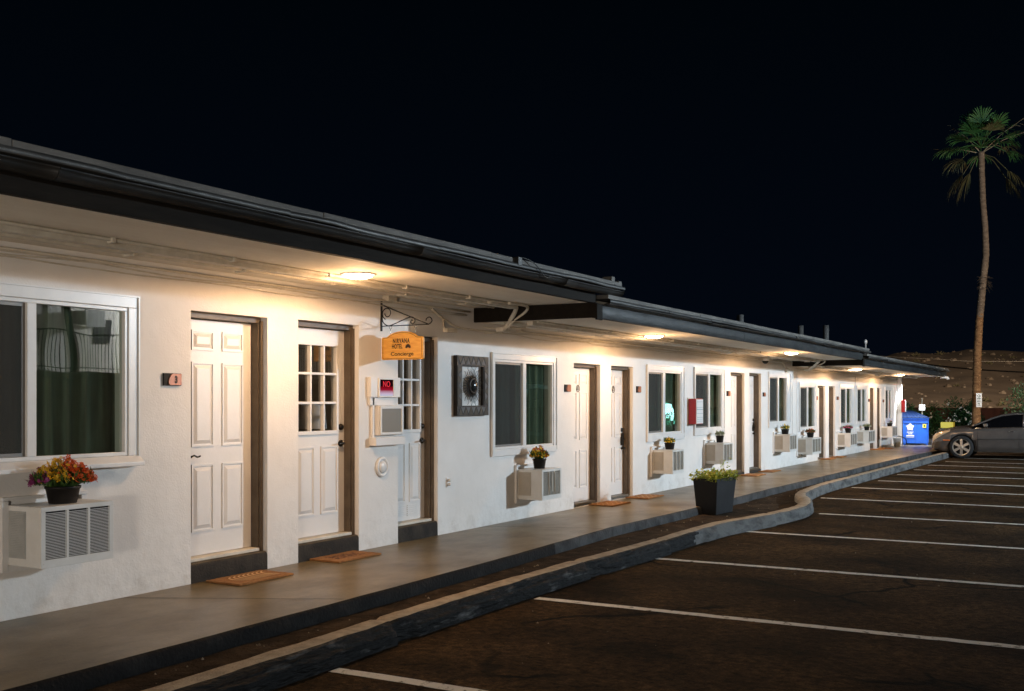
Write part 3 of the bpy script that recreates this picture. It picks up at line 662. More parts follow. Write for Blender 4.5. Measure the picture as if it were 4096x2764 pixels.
t = thing('floor_lamp', 'white drum shade floor lamp seen through the glazed office door', 'lamp', (9.15, .95, .1))
q = MB(); q.lathe([(.15,1.12),(.13,1.38)], (0,0,0), 24, cap=False); q.build('lamp_shade', M('white_lamp_shade', (.75,.76,.8), .8), t)
q = MB(); q.lathe([(.12,0),(.12,.02),(.015,.03),(.015,1.12),(.05,1.13)], (0,0,0), 16); q.build('stem', BLACKM, t)
lamp('lamp_bulb', 'POINT', (9.15, .95, 1.36), 1.2, (.85, .9, 1), .05)
t = thing('office_desk', 'dark wooden desk inside the office behind the glazed doors', 'desk', (9.2, 1.5, .1))
q = MB(); q.box(-.9,.9,-.02,.6,.72,.76); q.build('desk_top', STEP, t)
q = MB(); q.box(-.85,-.8,0,.55,0,.72); q.build('leg', STEP, t)
q = MB(); q.box(.8,.85,0,.55,0,.72); q.build('leg', STEP, t)
# ------------------------------------------------------------------ things on and by the wall
LENS = EM('lamp_lens', (1, .80, .55), 30)
LPOS = [(7.49,.95,S1,'between the first two pairs of doors, nearest and largest in the photo'),(14.44,.90,S2,'in front of the first lower roof section doors'),(20.9,1.15,S2,'under the middle roof, near the dome camera'),(28.28,.86,S3,'just past the second roof step'),(34.74,.82,S3,'nearest the blue dumpster')]
LLAB = ['round warm ceiling light above the door of the number 3 plaque, the nearest one', 'round warm ceiling light above the first pair of doors beyond the sun plaque', 'round warm ceiling light near the small dome security camera', 'round warm ceiling light just past the far roof step', 'round warm ceiling light nearest the blue dumpster']
for (x, y, z, _), lb in zip(LPOS, LLAB):
    t = thing('ceiling_light', lb, 'ceiling light', (x, -y, z), 0, 'round lights under the eaves')
    q = MB(); q.lathe([(.120,-.001),(.155,-.001),(.155,-.010),(.140,-.015),(.130,-.010)], (0,0,0), 28); q.build('frame', TRIM, t)
    q = MB(); q.lathe([(.128,-.006),(.120,-.024),(.085,-.038),(.04,-.045),(.001,-.046)], (0,0,0), 28); q.build('diffuser', LENS, t)
    l = lamp('ceiling_lamp', 'SPOT', (0,0,-.055), 28, WARM, .07, (0,0,-1), 152, .22)
    l.location = (x, -y, z-.055); l.rotation_euler = (0,0,0)
    g_ = lamp('ceiling_wide', 'SPOT', (x, -y, z-.055), 88, WARM, .09, (x, -y, 0), 178, .04); g_.rotation_euler = (0,0,0)
    lamp('soffit_fill', 'POINT', (x, -y, z-.32), 20, WARM, .05)  # no fixture at this height: point light added to brighten the soffit

# unseen lamp added to the row, just outside the picture on the left, kept dim
t = thing('ceiling_light', 'round dim added ceiling light at the near end of the eave', 'ceiling light', (.6, -.95, S1), 0, 'round lights under the eaves')
q = MB(); q.lathe([(.095,-.001),(.125,-.001),(.125,-.012),(.105,-.018),(.095,-.012)], (0,0,0), 28); q.build('frame', TRIM, t)
q = MB(); q.lathe([(.094,-.004),(.085,-.012),(.05,-.018),(.0,-.02)], (0,0,0), 28); q.build('diffuser', EM('dim_lamp_lens', (1, .80, .55), 7), t)
lamp('soffit_fill', 'POINT', (.6, -.95, S1-.32), 30, WARM, .09)

# room number plaques
PL = [(6.16,6.342,1.647,1.748,'copper room plaque with a dark 3, left of the nearest door'),
      (13.36,13.525,1.649,1.75,'copper room plaque left of the first door past the wide window'),
      (15.905,16.06,1.655,1.757,'small copper room plaque right of the door with the black keypad lock'),
      (20.435,20.61,1.617,1.717,'copper room plaque between the red cabinet window and its door'),
      (22.89,23.04,1.615,1.705,'copper room plaque left of the window before the far roof step'),
      (27.51,27.69,1.545,1.64,'copper room plaque left of the first door past the far roof step'),
      (29.84,30.02,1.547,1.64,'copper room plaque right of the door pair past the far roof step'),
      (34.09,34.25,1.495,1.582,'copper room plaque left of the last pair of doors'),
      (36.36,36.525,1.475,1.562,'copper room plaque beside the last window by the dumpster')]
for k, (x0, x1, z0, z1, lb) in enumerate(PL):
    t = thing('room_number_plaque', lb, 'room number', ((x0+x1)/2, 0, (z0+z1)/2), 0, 'copper number plaques beside the doors')
    w, h = (x1-x0)/2, (z1-z0)/2
    q = MB(); q.box(-w, w, -.018, 0, -h, h); q.build('back_plate', DARK, t, bevel=.002)
    pts = [(w-.004,-h+.004),(w-.004,h-.004),(-w*.06,h-.004),(-w*.30,h*.62),(-w*.48,h*.1),(-w*.55,-h*.35),(-w*.50,-h*.75),(-w*.40,-h+.004)]
    q = MB(); q.prism(pts, lambda u, v, w_: (u, -.018-w_, v), .010); q.build('copper_face', COPPER, t, bevel=.001)
    if k == 0: text('number', '3', .055, INK, t, (w*.3, -.0295, -.004), (R(90),0,0), .8, .001, offset=.004)

# doormats
def mat_mesh(kind):
    b = MB(); w, d = .33, .19; nx, ny = 34, 18; gr = []
    for i in range(nx+1):
        row = []
        for k in range(ny+1):
            e = .006*noise.noise((i*1.7, k*1.3, 3)) if i in (0,nx) or k in (0,ny) else 0
            row.append(b.P((-w+2*w*i/nx+e, -d+2*d*k/ny+e, .016+.002*noise.noise((i*.9,k*.9,1)))))
        gr.append(row)
    for i in range(nx):
        for k in range(ny):
            x = -w+2*w*(i+.5)/nx; y = -d+2*d*(k+.5)/ny; mi = 0
            if kind == 'word' and abs(y) < .075 and abs(x) < .22 and noise.noise((i*1.1,k*1.4,8)) > -.05: mi = 2
            if kind == 'dots' and i % 4 == 1 and k % 4 == (1 if (i//4) % 2 else 3): mi = 1
            b.idx((gr[i][k], gr[i+1][k], gr[i+1][k+1], gr[i][k+1]), mi)
    bd = [gr[i][0] for i in range(nx+1)] + [gr[nx][k] for k in range(1,ny+1)] + [gr[i][ny] for i in range(nx-1,-1,-1)] + [gr[0][k] for k in range(ny-1,0,-1)]
    lo = []
    for i in bd: b.v.append(Vector((b.v[i].x, b.v[i].y, .0))); lo.append(len(b.v)-1)
    for i in range(len(bd)): b.idx((bd[i], bd[(i+1)%len(bd)], lo[(i+1)%len(bd)], lo[i]), 0)
    if kind == 'arcs':
        for q in range(8):
            pts = []
            for t in range(13):
                a = math.pi*(.62+.76*t/12); pts.append((-.155+.055*q+.15*math.cos(a)+.10, .13*math.sin(a)*(1 if True else 0)))
            for (x0,y0),(x1,y1) in zip(pts, pts[1:]): b.face(((x0-.0115,y0,.0195),(x0+.0115,y0,.0195),(x1+.0115,y1,.0195),(x1-.0115,y1,.0195)), 1)
    return b
MT = [(6.91,-.225,'arcs','coir doormat with pale curved stripes below the nearest door step'),(8.30,-.145,'word','coir doormat with a dark worn word below the glazed door step'),
      (14.49,.045,'dots','coir doormat with pale flecks at the first door past the wide window'),(15.83,.10,'dots','coir doormat with pale flecks at the door with the black keypad lock'),
      (21.55,-.16,'dots','coir doormat behind the square planter, before the left stepped door'),(22.9,-.10,'plain','coir doormat before the right stepped door'),
      (28.45,-.02,'plain','coir doormat at the left door of the pair past the far roof step'),(29.6,-.05,'plain','coir doormat at the right door of the pair past the far roof step'),
      (34.75,-.10,'plain','coir doormat at the left door of the last pair'),(35.75,-.20,'plain','coir doormat at the right door of the last pair')]
for x, y, kd, lb in MT:
    o = mat_mesh(kd).build('doormat', [COIR, COIRL, COIRD], None, (x, y-.02, .002), fix=False)
    tag(o, lb, 'doormat', 'coir doormats along the walkway')
    if y > 0: o.location.y = -.185

# air conditioners
def ac_unit(w, h, style, label):
    D = .375
    t = thing('air_conditioner', label, 'air conditioner', (0,0,0), 0, 'wall air conditioners under the windows')
    q = MB(); q.box(0, w, -D+.02, .02, 0, h); q.build('case', ACW, t, bevel=.006)
    q = MB(); q.box(-.05, 0, -.03, 0, -.05, h+.03); q.box(w, w+.05, -.03, 0, -.05, h+.03); q.box(0, w, -.03, 0, -.05, -.002); q.box(-.05, w+.05, -.035, 0, h+.031, h+.055); q.build('wall_sleeve', TRIM, t, bevel=.003)
    # side vents, both sides
    for s in (-1, 1):
        q = MB(); xs = -.003 if s < 0 else w+.003
        q.box(min(xs, xs - s*.003), max(xs, xs - s*.003), -.215, -.035, .055, h-.035)
        for k in range(26):
            z = .065 + (h-.11)*k/26; q.box(xs if s > 0 else xs-.004, xs+.004 if s > 0 else xs, -.21, -.04, z, z+.006)
        q.build('side_vent', ACV if style else ACS, t)
    # front: frame, dark core, three banks of louvers
    F = -D+.02; q = MB(); bl = [.035 + (w-.07)*k/3 for k in range(4)]
    q.box(0, w, F-.018, F, 0, .055); q.box(0, w, F-.018, F, h-.032, h); q.box(0, .035, F-.018, F, .055, h-.032); q.box(w-.035, w, F-.018, F, .055, h-.032)
    for k in (1, 2): q.box(bl[k]-.009, bl[k]+.009, F-.019, F, .055, h-.032)
    q.lathe([(.006,0),(.006,.004)], (.02,F-.018,.03), 8, axis='y')
    q.build('front_frame', ACW, t, bevel=.002)
    q = MB(); q.box(.035, w-.035, F-.003, F-.001, .055, h-.032); q.build('core', DARK if not style else FINS, t)
    q = MB(); n = 30 if not style else 22
    for k in range(n):
        z = .062 + (h-.10)*k/n
        for e in range(3):
            u0, u1 = bl[e]+(.010 if e else .001), bl[e+1]-(.010 if e < 2 else .001)
            q.face(((u0,F-.016,z),(u1,F-.016,z),(u1,F-.016,z+.0034),(u0,F-.016,z+.0034))); q.face(((u0,F-.016,z+.0034),(u1,F-.016,z+.0034),(u1,F-.010,z+.0035),(u0,F-.010,z+.0035)))
    if style == 2:
        for bx in (.33, .62): q.tube(smoothpath([(w*bx,F-.022,h-.04),(w*bx+.004,F-.024,h*.5),(w*bx+.02,F-.022,.06)], .05), .006, 6)
        q.box(w*.49, w*.53, F-.024, F-.016, .10, h-.04)
    q.build('louvers', TRIM if not style else ACV, t, fix=False)
    return t
AC = [(4.76,5.36,.385,.80,0,'white air conditioner with clean dark slatted louvers under the large nearest window'),
      (12.0,12.54,.262,.65,2,'cream air conditioner with bent vertical bars under the wide window'),
      (16.55,17.08,.325,.715,1,'white air conditioner under the window with the bright glints, left of the red cabinet'),
      (19.13,19.68,.356,.742,1,'white air conditioner half behind the square planter'),
      (23.7,24.3,.39,.776,1,'white air conditioner left of the garden tap'),
      (25.70,26.55,.245,.635,1,'greyish air conditioner right of the garden tap'),
      (29.85,30.7,.27,.638,1,'white air conditioner under the magenta flowers'),
      (32.28,33.2,.282,.652,1,'grey air conditioner under the pale cream flowers'),
      (36.0,36.9,.34,.692,1,'beige air conditioner closest to the dumpster')]
for x0, x1, z0, z1, st, lb in AC:
    t = ac_unit(x1-x0, z1-z0, st, lb); t.location = (x0, 0, z0)

# flower pots standing on them
def leafmat(name, c, c2): return M(name, c, .55, col2=c2, vs=9)
GREEN = leafmat('flower_leaf', (.045, .10, .018), (.09, .17, .03)); GREY_GREEN = leafmat('pale_leaf', (.16, .22, .10), (.30, .33, .18))
PET = {k: M('petal_'+k, c, .6, col2=c2, vs=25) for k, c, c2 in (('purple',(.16,.012,.10),(.30,.03,.16)),('yellow',(.88,.60,.02),(.75,.45,.015)),('orange',(.75,.10,.015),(.80,.19,.02)),('brown',(.22,.045,.012),(.35,.09,.02)),('pink',(.80,.24,.18),(.68,.15,.10)),('magenta',(.68,.06,.30),(.5,.03,.2)),('cream',(.62,.58,.36),(.7,.66,.5)),('white',(.62,.62,.52),(.7,.7,.66)))}
def flower_pot(r1_, r0_, ph, fw, fh, cols, n, label, oval=1.0, green=GREEN):
    t = thing('flower_pot', label, 'flower pot', (0,0,0), 0, 'flower pots on the air conditioners')
    q = MB(); q.m = Matrix.Scale(oval, 4, (1,0,0))
    q.lathe([(r0_,0),(r0_*1.02,.004),(r1_*.97,ph-.02),(r1_*1.03,ph-.018),(r1_*1.04,ph),(r1_*.95,ph),(r1_*.92,ph-.015)], (0,0,0), 26); q.build('pot', POT, t)
    l = MB(); heads = {c: MB() for c in cols}
    for i in range(n):
        a = random.uniform(0, 2*math.pi); u = math.sqrt(random.random()); x, y = u*math.cos(a)*fw, u*math.sin(a)*min(fw, .17)*.8
        z = ph + fh*(1-.75*u*u)*random.uniform(.45, 1.05); bx, by = x*.25, y*.25
        tip = Vector((x, y, z)); mid = Vector((x*.6, y*.6, ph+(z-ph)*.65))
        l.tube([(bx,by,ph-.02), mid, tip], .0016, 4, 0, False)
        for e in range(2):      # a blade leaf
            b0 = Vector((bx*1.6,by*1.6,ph)); d_ = Vector((random.uniform(-1,1), random.uniform(-1,1), random.uniform(.5,1.4))).normalized()*random.uniform(.05,.10)
            b0 += Vector((x*.45,y*.45,fh*.25*random.random())); sd = d_.cross(Vector((0,0,1))).normalized()*.008
            l.face((b0-sd*.4, b0+d_*.55-sd, b0+d_, b0+d_*.55+sd))
        # the colour drifts across the pot with position
        f = (x/fw+1)/2; c = cols[min(len(cols)-1, max(0, int(f*len(cols) + random.gauss(0,.55))))]
        h = heads[c]; s = random.uniform(.010,.0175); ax = Vector((random.gauss(0,.5), random.gauss(-.6,.5), random.gauss(.7,.4))).normalized(); p1 = ax.orthogonal().normalized(); p2 = ax.cross(p1)
        for k in range(5):
            q0, q1 = 2*math.pi*k/5, 2*math.pi*(k+.8)/5
            h.face((tip, tip+(p1*math.cos(q0)+p2*math.sin(q0))*s+ax*.004, tip+(p1*math.cos((q0+q1)/2)+p2*math.sin((q0+q1)/2))*s*1.35+ax*.003, tip+(p1*math.cos(q1)+p2*math.sin(q1))*s+ax*.004))
    tag(l.build('foliage', green, t, fix=False))
    for c in cols:
        if heads[c].f: heads[c].build('blossom', PET[c], t, fix=False)
    return t
FP = [(5.065,.80,.108,.085,.122,.265,.20,['purple','yellow','yellow','orange','orange','orange'],400,'black pot of purple, yellow and orange flowers by the large nearest window',1.15,GREEN),
      (12.25,.65,.088,.068,.128,.145,.17,['yellow','orange','brown'],230,'dark pot of golden yellow and rust flowers under the wide window',1,GREEN),
      (16.86,.715,.085,.068,.108,.11,.09,['yellow'],120,'dark pot of bright yellow flowers left of the red cabinet',1,GREEN),
      (19.44,.742,.075,.058,.13,.10,.075,['white','cream'],80,'dark pot of white flowers and pale leaves above the planter',1,GREY_GREEN),
      (23.95,.776,.085,.068,.115,.13,.10,['yellow'],50,'dark pot of spreading green leaves with a few yellow flowers',1,GREEN),
      (26.2,.635,.085,.066,.11,.15,.11,['pink','pink','orange'],130,'dark pot of coral pink flowers right of the garden tap',1,GREEN),
      (30.35,.638,.085,.066,.115,.16,.105,['magenta'],130,'dark pot of magenta flowers',1,GREEN),
      (32.85,.652,.08,.06,.10,.15,.09,['cream','white'],100,'dark pot of pale cream flowers',1,GREY_GREEN),
      (36.5,.692,.085,.066,.11,.12,.10,['orange'],14,'dark pot of leafy green nearest the dumpster',1,GREEN)]
for x, z, r1_, r0_, ph, fw, fh, cols, n, lb, ov, gr in FP:
    t = flower_pot(r1_, r0_, ph, fw, fh, cols, n, lb, ov, gr); t.location = (x, -.20, z)

# hanging concierge sign on its scrolled bracket
sx = 9.106
br = thing('sign_bracket', 'black wrought iron scroll bracket fixed to the wall above the concierge sign', 'bracket', (sx, 0, 2.25))
q = MB(); q.box(-.012, .012, -.012, 0, 0, .34); q.build('wall_plate', IRON, br, bevel=.003)
q = MB()
q.tube([(0,-.012,.275),(0,-.60,.052)], .006, 6); q.tube([(0,-.012,.052),(0,-.60,.052)], .005, 6)
def spiral(cy, cz, r0, r1, a0, a1, n=30): return [(0, cy+(r0+(r1-r0)*i/n)*math.cos(a0+(a1-a0)*i/n), cz+(r0+(r1-r0)*i/n)*math.sin(a0+(a1-a0)*i/n)) for i in range(n+1)]
q.tube(spiral(-.078,.185,.028,.066,R(0),R(-430)), .0055, 6)
q.tube(smoothpath([(0,-.018,.20),(0,-.014,.15),(0,-.03,.09),(0,-.085,.055),(0,-.14,.062),(0,-.30,.115),(0,-.385,.136),(0,-.42,.12),(0,-.43,.09),(0,-.405,.065),(0,-.375,.08),(0,-.385,.105),(0,-.405,.098)], .015), .0055, 6)
q.tube(smoothpath([(0,-.56,.052),(0,-.61,.058),(0,-.64,.09),(0,-.615,.125),(0,-.575,.115),(0,-.565,.09)], .012), .0055, 6)
q.build('scroll', IRON, br)
sg = thing('hanging_sign', 'varnished wooden concierge sign with arched top hanging on two hooks', 'sign', (sx, -.278, 1.947))
Wd, Hs, Ha = .262, .235, .285
pts = [(-Wd+.012,0),(Wd-.012,0),(Wd,.012),(Wd,Hs-.01),(Wd-.012,Hs),(.20,Hs+.002)]
for k in range(13):
    a = math.pi*(.17 + .66*k/12); pts.append((.20*math.cos(a)/math.cos(.17*math.pi)*.93, Hs-.045+ .105*math.sin(a)))
pts += [(-.20,Hs+.002),(-Wd+.012,Hs),(-Wd,Hs-.01),(-Wd,.012)]
to3 = lambda u, v, w: (-.014+w, -u, v)
q = MB(); q.prism(pts, to3, .028); q.build('board', WOODS, sg, bevel=.004)
q = MB()
ins = [(u*.93, .012+(v)*.915) for u, v in pts]
q.tube([(-.0142, -u, v) for u, v in ins+[ins[0]]], .0022, 4, 0, False); q.build('border_line', INK, sg)
rot = (R(90), 0, R(-90))
text('lettering', 'NIRVANA', .047, INK, sg, (-.0150, .012, .193), rot, .64, .0008, space=1.22, offset=.0022)
text('lettering', 'HOTEL', .045, INK, sg, (-.0150, .062, .137), rot, .64, .0008, space=1.08, offset=.0022)
text('lettering', 'Concierge', .041, INK, sg, (-.0150, 0, .060), rot, 1.2, .0008, offset=.0008)
q = MB()
for k in range(9):
    a = R(-76 + 19*k); L = .050 - .010*abs(k-4)/4; w = .0085
    c, s = math.sin(a), math.cos(a); o = (-.075, .120)
    q.prism([(o[0]+c*.006, o[1]+s*.006), (o[0]+c*L*.6+s*w, o[1]+s*L*.6-c*w), (o[0]+c*L, o[1]+s*L), (o[0]+c*L*.6-s*w, o[1]+s*L*.6+c*w)], lambda u, v, w_: (-.0142-w_, u, v), .0006+.00005*k)
q.build('lotus_emblem', INK, sg)
for y in (.156, -.161):
    q = MB(); q.tube([(0,y+.016*math.cos(t*math.pi/6),.337+.014*math.sin(t*math.pi/6)) for t in range(13)], .0032, 6); q.tube([(0,y,.325),(0,y+.003,.29),(0,y-.002,Hs+.01)], .0035, 6); q.build('hook', CHROME, sg)

# the NO vacancy window board
t = thing('vacancy_sign', 'white board with a small red lit NO sign window above the grey box', 'sign', (9.13, 0, 1.56))
q = MB(); q.box(-.26, .26, -.045, 0, 0, .21); q.box(-.25, .16, -.03, 0, -.085, -.001); q.build('board', DOORW, t, bevel=.004)
q = MB(); q.box(-.135, -.12, -.06, -.045, .0, .20); q.box(.12, .135, -.06, -.045, .0, .20); q.box(-.12, .12, -.06, -.045, .185, .20); q.box(-.12, .12, -.06, -.045, 0, .015); q.build('frame', TRIM, t, bevel=.002)
NEON = bpy.data.materials.new('neon_panel'); NEON.use_nodes = True; nt = NEON.node_tree; nt.nodes.clear()
o_ = nt.nodes.new('ShaderNodeOutputMaterial'); e_ = nt.nodes.new('ShaderNodeEmission'); tc_ = nt.nodes.new('ShaderNodeTexCoord'); sp_ = nt.nodes.new('ShaderNodeSeparateXYZ'); rp_ = nt.nodes.new('ShaderNodeValToRGB')
nt.links.new(tc_.outputs['Generated'], sp_.inputs[0]); nt.links.new(sp_.outputs['Z'], rp_.inputs[0]); nt.links.new(rp_.outputs[0], e_.inputs[0]); nt.links.new(e_.outputs[0], o_.inputs[0])
e_.inputs[1].default_value = .62; el = rp_.color_ramp.elements; el[0].color = (.75, .80, 1, 1); el[1].color = (.02, .003, .006, 1); el[1].position = .62
for p_, c_ in ((.16, (.8, .55, .75, 1)), (.36, (.45, .012, .04, 1)), (.52, (.30, .004, .012, 1))):
    e = el.new(p_); e.color = c_
q = MB(); q.box(-.12, .12, -.052, -.046, .015, .185); q.build('lit_panel', NEON, t)
text('lettering', 'NO', .062, EM('neon_red', (1, .05, .07), .75), t, (0, -.054, .135), (R(90),0,0), .95, .001)
t = thing('meter_box', 'cream wall box with a speckled grey front over a wooden ledge', 'wall box', (9.19, 0, 1.06))
q = MB(); q.box(-.20, .22, -.06, 0, .105, .415); q.build('box', DOORW, t, bevel=.006)
q = MB(); q.box(-.19, -.165, -.075, -.06, .11, .41); q.box(.185, .21, -.075, -.06, .11, .41); q.box(-.165, .185, -.075, -.06, .38, .41); q.box(-.165, .185, -.075, -.06, .11, .135); q.build('frame', TRIM, t, bevel=.003)
q = MB(); q.box(-.165, .185, -.068, -.0605, .135, .38); q.build('front_panel', M('speckled_panel', (.20, .175, .135), .3, col2=(.75, .70, .6), vs=26, v0=.70, v1=.74), t)
q = MB(); q.box(-.285, .235, -.085, 0, 0, .085); q.box(-.27, -.235, -.03, 0, .085, .70); q.build('ledge', DOORW, t, bevel=.005)
t = thing('round_vent', 'white round wall vent with a raised domed cap below the wall box', 'vent', (9.11, 0, .832))
q = MB(); q.lathe([(.108,0),(.108,.012),(.098,.026),(.078,.026),(.070,.010)], (0,0,0), 32, axis='y'); q.build('ring', TRIM, t)
q = MB(); q.lathe([(.060,.004),(.064,.020),(.055,.030),(.03,.036),(.004,.037)], (0,0,0), 32, axis='y'); q.build('cap', TRIM, t)
t = thing('wall_outlet', 'small white double outlet on the wall right of the concierge door', 'outlet', (10.385, 0, .588))
q = MB(); q.box(-.036, .036, -.010, 0, -.058, .058); q.build('plate', TRIM, t, bevel=.003)
q = MB(); q.lathe([(.017,0),(.017,.03),(.012,.034)], (0,-.01,.024), 14, axis='y'); q.lathe([(.017,0),(.017,.03),(.012,.034)], (0,-.01,-.024), 14, axis='y'); q.build('socket_cover', TRIM, t)

# bronze sun wall art
art = thing('sun_wall_art', 'square bronze sun wall art in a frame of triangular metal tiles', 'wall art', (10.86, 0, 1.70))
w, h, D = .355, .352, .055
q = MB()
for (u0,u1,v0,v1) in ((-w,w,h-.105,h),(-w,w,-h,-h+.105),(-w,-w+.10,-h+.105,h-.105),(w-.10,w,-h+.105,h-.105)): q.box(u0, u1, -D, -.002, v0, v1)
q.build('frame', BRONZE, art)
q = MB(); e = -D-.003
def tri(a, b_, c, mi): q.prism([a, b_, c], lambda u, v, w_: (u, -D-w_, v), .004, mi)
nn = 6
for k in range(nn):
    u0 = -w+.008+ (2*w-.016)*k/nn; du = (2*w-.016)/nn
    for z0, z1 in ((h-.1, h-.008), (-h+.1, -h+.008)):
        tri((u0+.006, z1), (u0+du-.006, z1), (u0+du/2, z0), 0); tri((u0+du/2+.008, z0), (u0+du*1.5-.008, z0), (u0+du, z1+(-.014 if z1 > 0 else .014)), 1) if k < nn-1 else None
for k in range(4):
    v0 = -h+.108+(2*h-.216)*k/4; dv = (2*h-.216)/4
    for z0, z1 in ((-w+.094, -w+.008), (w-.094, w-.008)):
        tri((z1, v0+.006), (z1, v0+dv-.006), (z0, v0+dv/2), 0)
        if k < 3: tri((z0, v0+dv/2+.008), (z0, v0+dv*1.5-.008), (z1+(.012 if z1 < 0 else -.012), v0+dv), 1)
q.build('tile_panel', [TILE, TILEB], art)
q = MB()
iw = w-.10; ih = h-.105
for (u0,u1,v0,v1) in ((-iw,iw,ih-.014,ih),(-iw,iw,-ih,-ih+.014),(-iw,-iw+.014,-ih+.014,ih-.014),(iw-.014,iw,-ih+.014,ih-.014)): q.box(u0, u1, -.05, -.03, v0, v1)
q.build('inner_frame', BRONZE, art)
q = MB()
for k in range(34):
    a = 2*math.pi*k/34; L = (.25 if k % 2 else .205)
    if abs(math.cos(a))*L > iw-.008: L = (iw-.008)/abs(math.cos(a))
    pts = []
    for i in range(9):
        rr = .10 + (L-.10)*i/8; wob = .05*math.sin(i*1.5+k)*(i/8); pts.append((rr*math.cos(a+wob), -.045, rr*math.sin(a+wob)))
    q.tube(pts, [.0068*(1-.7*i/8) for i in range(9)], 5)
q.build('ray', BRONZE, art)
q = MB(); q.lathe([(.118,.038),(.114,.046),(.09,.05)], (0,0,0), 40, axis='y'); q.build('sun_disc', BRONZE, art)
q = MB(); q.lathe([(.104,.046),(.099,.056),(.090,.062),(.080,.066),(.074,.064),(.070,.052)], (0,0,0), 30, axis='y'); q.build('rim', BRONZE, art)
q = MB(); q.lathe([(.070,.048),(.066,.066),(.050,.082),(.026,.091),(.003,.093)], (0,0,0), 30, axis='y'); q.build('dome', M('dark_gem', (.03,.035,.04), .18, .3), art)

# red extinguisher cabinets
def cabinet(loc, lb, w, h, d):
    t = thing('extinguisher_cabinet', lb, 'cabinet', loc, 0, 'red extinguisher cabinets')
    q = MB(); q.box(0, w, -d, -.012, 0, h); q.build('case', RED, t, bevel=.006)
    q = MB(); q.box(-.03, w+.03, -.012, 0, -.02, h+.02); q.build('back_board', PIPEP, t)
    q = MB(); q.box(.012, w-.012, -d-.012, -d-.001, .012, h-.012); q.build('front_panel', WHITEP, t, bevel=.002)  # white front and grey bars paint a bright reflection in the glass
    q = MB()
    for z in (.05, .085, .12, .19, .26, .265, .30, .40): q.box(.02, w-.02, -d-.0135, -d-.012, z*h/.46, z*h/.46+.006)
    q.build('reflected_bar', M('grey_bar', (.18,.3,.34), .5) if 'grey_bar' not in MATS else MATS['grey_bar'], t)
cabinet((18.27,0,1.105), 'red extinguisher cabinet with white reflection painted on its front beside a window', .36, .455, .15)
cabinet((XE-.10,-.155,1.13), 'red extinguisher cabinet on the end post above the blue dumpster', .18, .42, .13)
# dome camera
t = thing('security_camera', 'white dome security camera on the wall under the middle roof', 'security camera', (22.75, -.10, S2-.02))
q = MB(); q.lathe([(.03,.0),(.075,-.005),(.085,-.055),(.075,-.065)], (0,0,0), 18); q.tube([(0,.1,-.03),(0,0,-.03)], .02, 8); q.build('housing', TRIM, t)
q = MB(); q.lathe([(.066,-.066),(.060,-.095),(.036,-.122),(.003,-.130)], (0,0,0), 18); q.build('dome', DARK, t)
# garden tap
t = thing('garden_tap', 'small dark garden tap low on the wall between two air conditioners', 'tap', (25.84, 0, .27))
q = MB(); q.tube([(0,0,0),(0,-.07,0),(0,-.09,-.05)], .016, 8); q.build('spout', IRON, t)
q = MB(); q.tube([(0,-.05,0),(0,-.05,.05)], .008, 6); q.box(-.045, .045, -.06, -.04, .045, .06); q.build('valve_wheel', IRON, t)
# bucket and hose at the end of the row
t = thing('bucket', 'white bucket standing on the walkway at the end of the row', 'bucket', (37.7, -.22, 0))
q = MB(); q.lathe([(.10,0),(.13,.27),(.135,.27),(.135,.285),(.122,.285),(.10,.02)], (0,0,0), 20); q.build('pail', TRIM, t)
q = MB(); q.tube([(0,-.135*math.cos(a), .27+.10*math.sin(a)) for a in [math.pi*k/10 for k in range(11)]], .004, 5); q.build('handle', IRON, t)
q = MB(); q.tube(smoothpath([(37.9,-.02,.30),(38.0,-.12,.32),(38.1,-.30,.30),(38.2,-.42,.22),(38.25,-.42,.05),(38.2,-.38,.015)], .05), .014, 8)
tag(q.build('hose', IRON), 'short black hose hooked from the wall beside the white bucket', 'hose')
# wall pack light on the end wall
t = thing('wall_pack_light', 'white wall pack light on the end wall above the dumpster', 'wall light', (XE, -.0, 2.2))
q = MB(); q.box(0, .10, .1, .35, -.08, .08); q.build('housing', TRIM, t, bevel=.01)
q = MB(); q.box(.02, .09, .12, .33, -.095, -.081); q.build('lens', EM('wall_pack_lens', (.95, .98, 1), 12), t)

# square planter
pl = thing('square_planter', 'tall tapered black planter of leafy lantana on the dirt strip', 'planter', (15.16, -1.56, -.118), R(-5))
q = MB(); a, b_ = .30, .150; a2, b2 = .35, .19; H = .52
lo = [q.P(p) for p in ((-a,-b_,0),(a,-b_,0),(a,b_,0),(-a,b_,0))]; hi = [q.P(p) for p in ((-a2,-b2,H),(a2,-b2,H),(a2,b2,H),(-a2,b2,H))]; hin = [q.P(p) for p in ((-a2+.02,-b2+.02,H),(a2-.02,-b2+.02,H),(a2-.02,b2-.02,H),(-a2+.02,b2-.02,H))]; dn = [q.P(p) for p in ((-a2+.03,-b2+.03,H-.06),(a2-.03,-b2+.03,H-.06),(a2-.03,b2-.03,H-.06),(-a2+.03,b2-.03,H-.06))]
q.idx(lo[::-1])
for A, B in ((lo,hi),(hi,hin),(hin,dn)):
    for k in range(4): q.idx((A[k], A[(k+1)%4], B[(k+1)%4], B[k]))
q.build('planter_box', M('charcoal_planter', (.009,.010,.012), .5, col2=(.014,.0155,.018), vs=5, bump=.06, bs=50, spec=.25), pl, bevel=.008)
q = MB(); q.face([(-a2+.03,-b2+.03,H-.05),(a2-.03,-b2+.03,H-.05),(a2-.03,b2-.03,H-.05),(-a2+.03,b2-.03,H-.05)]); q.build('soil', DIRT, pl, fix=False)
LANT = M('lantana_leaf', (.20, .30, .025), .5, col2=(.42, .42, .05), vs=11); l = MB(); fl = MB()
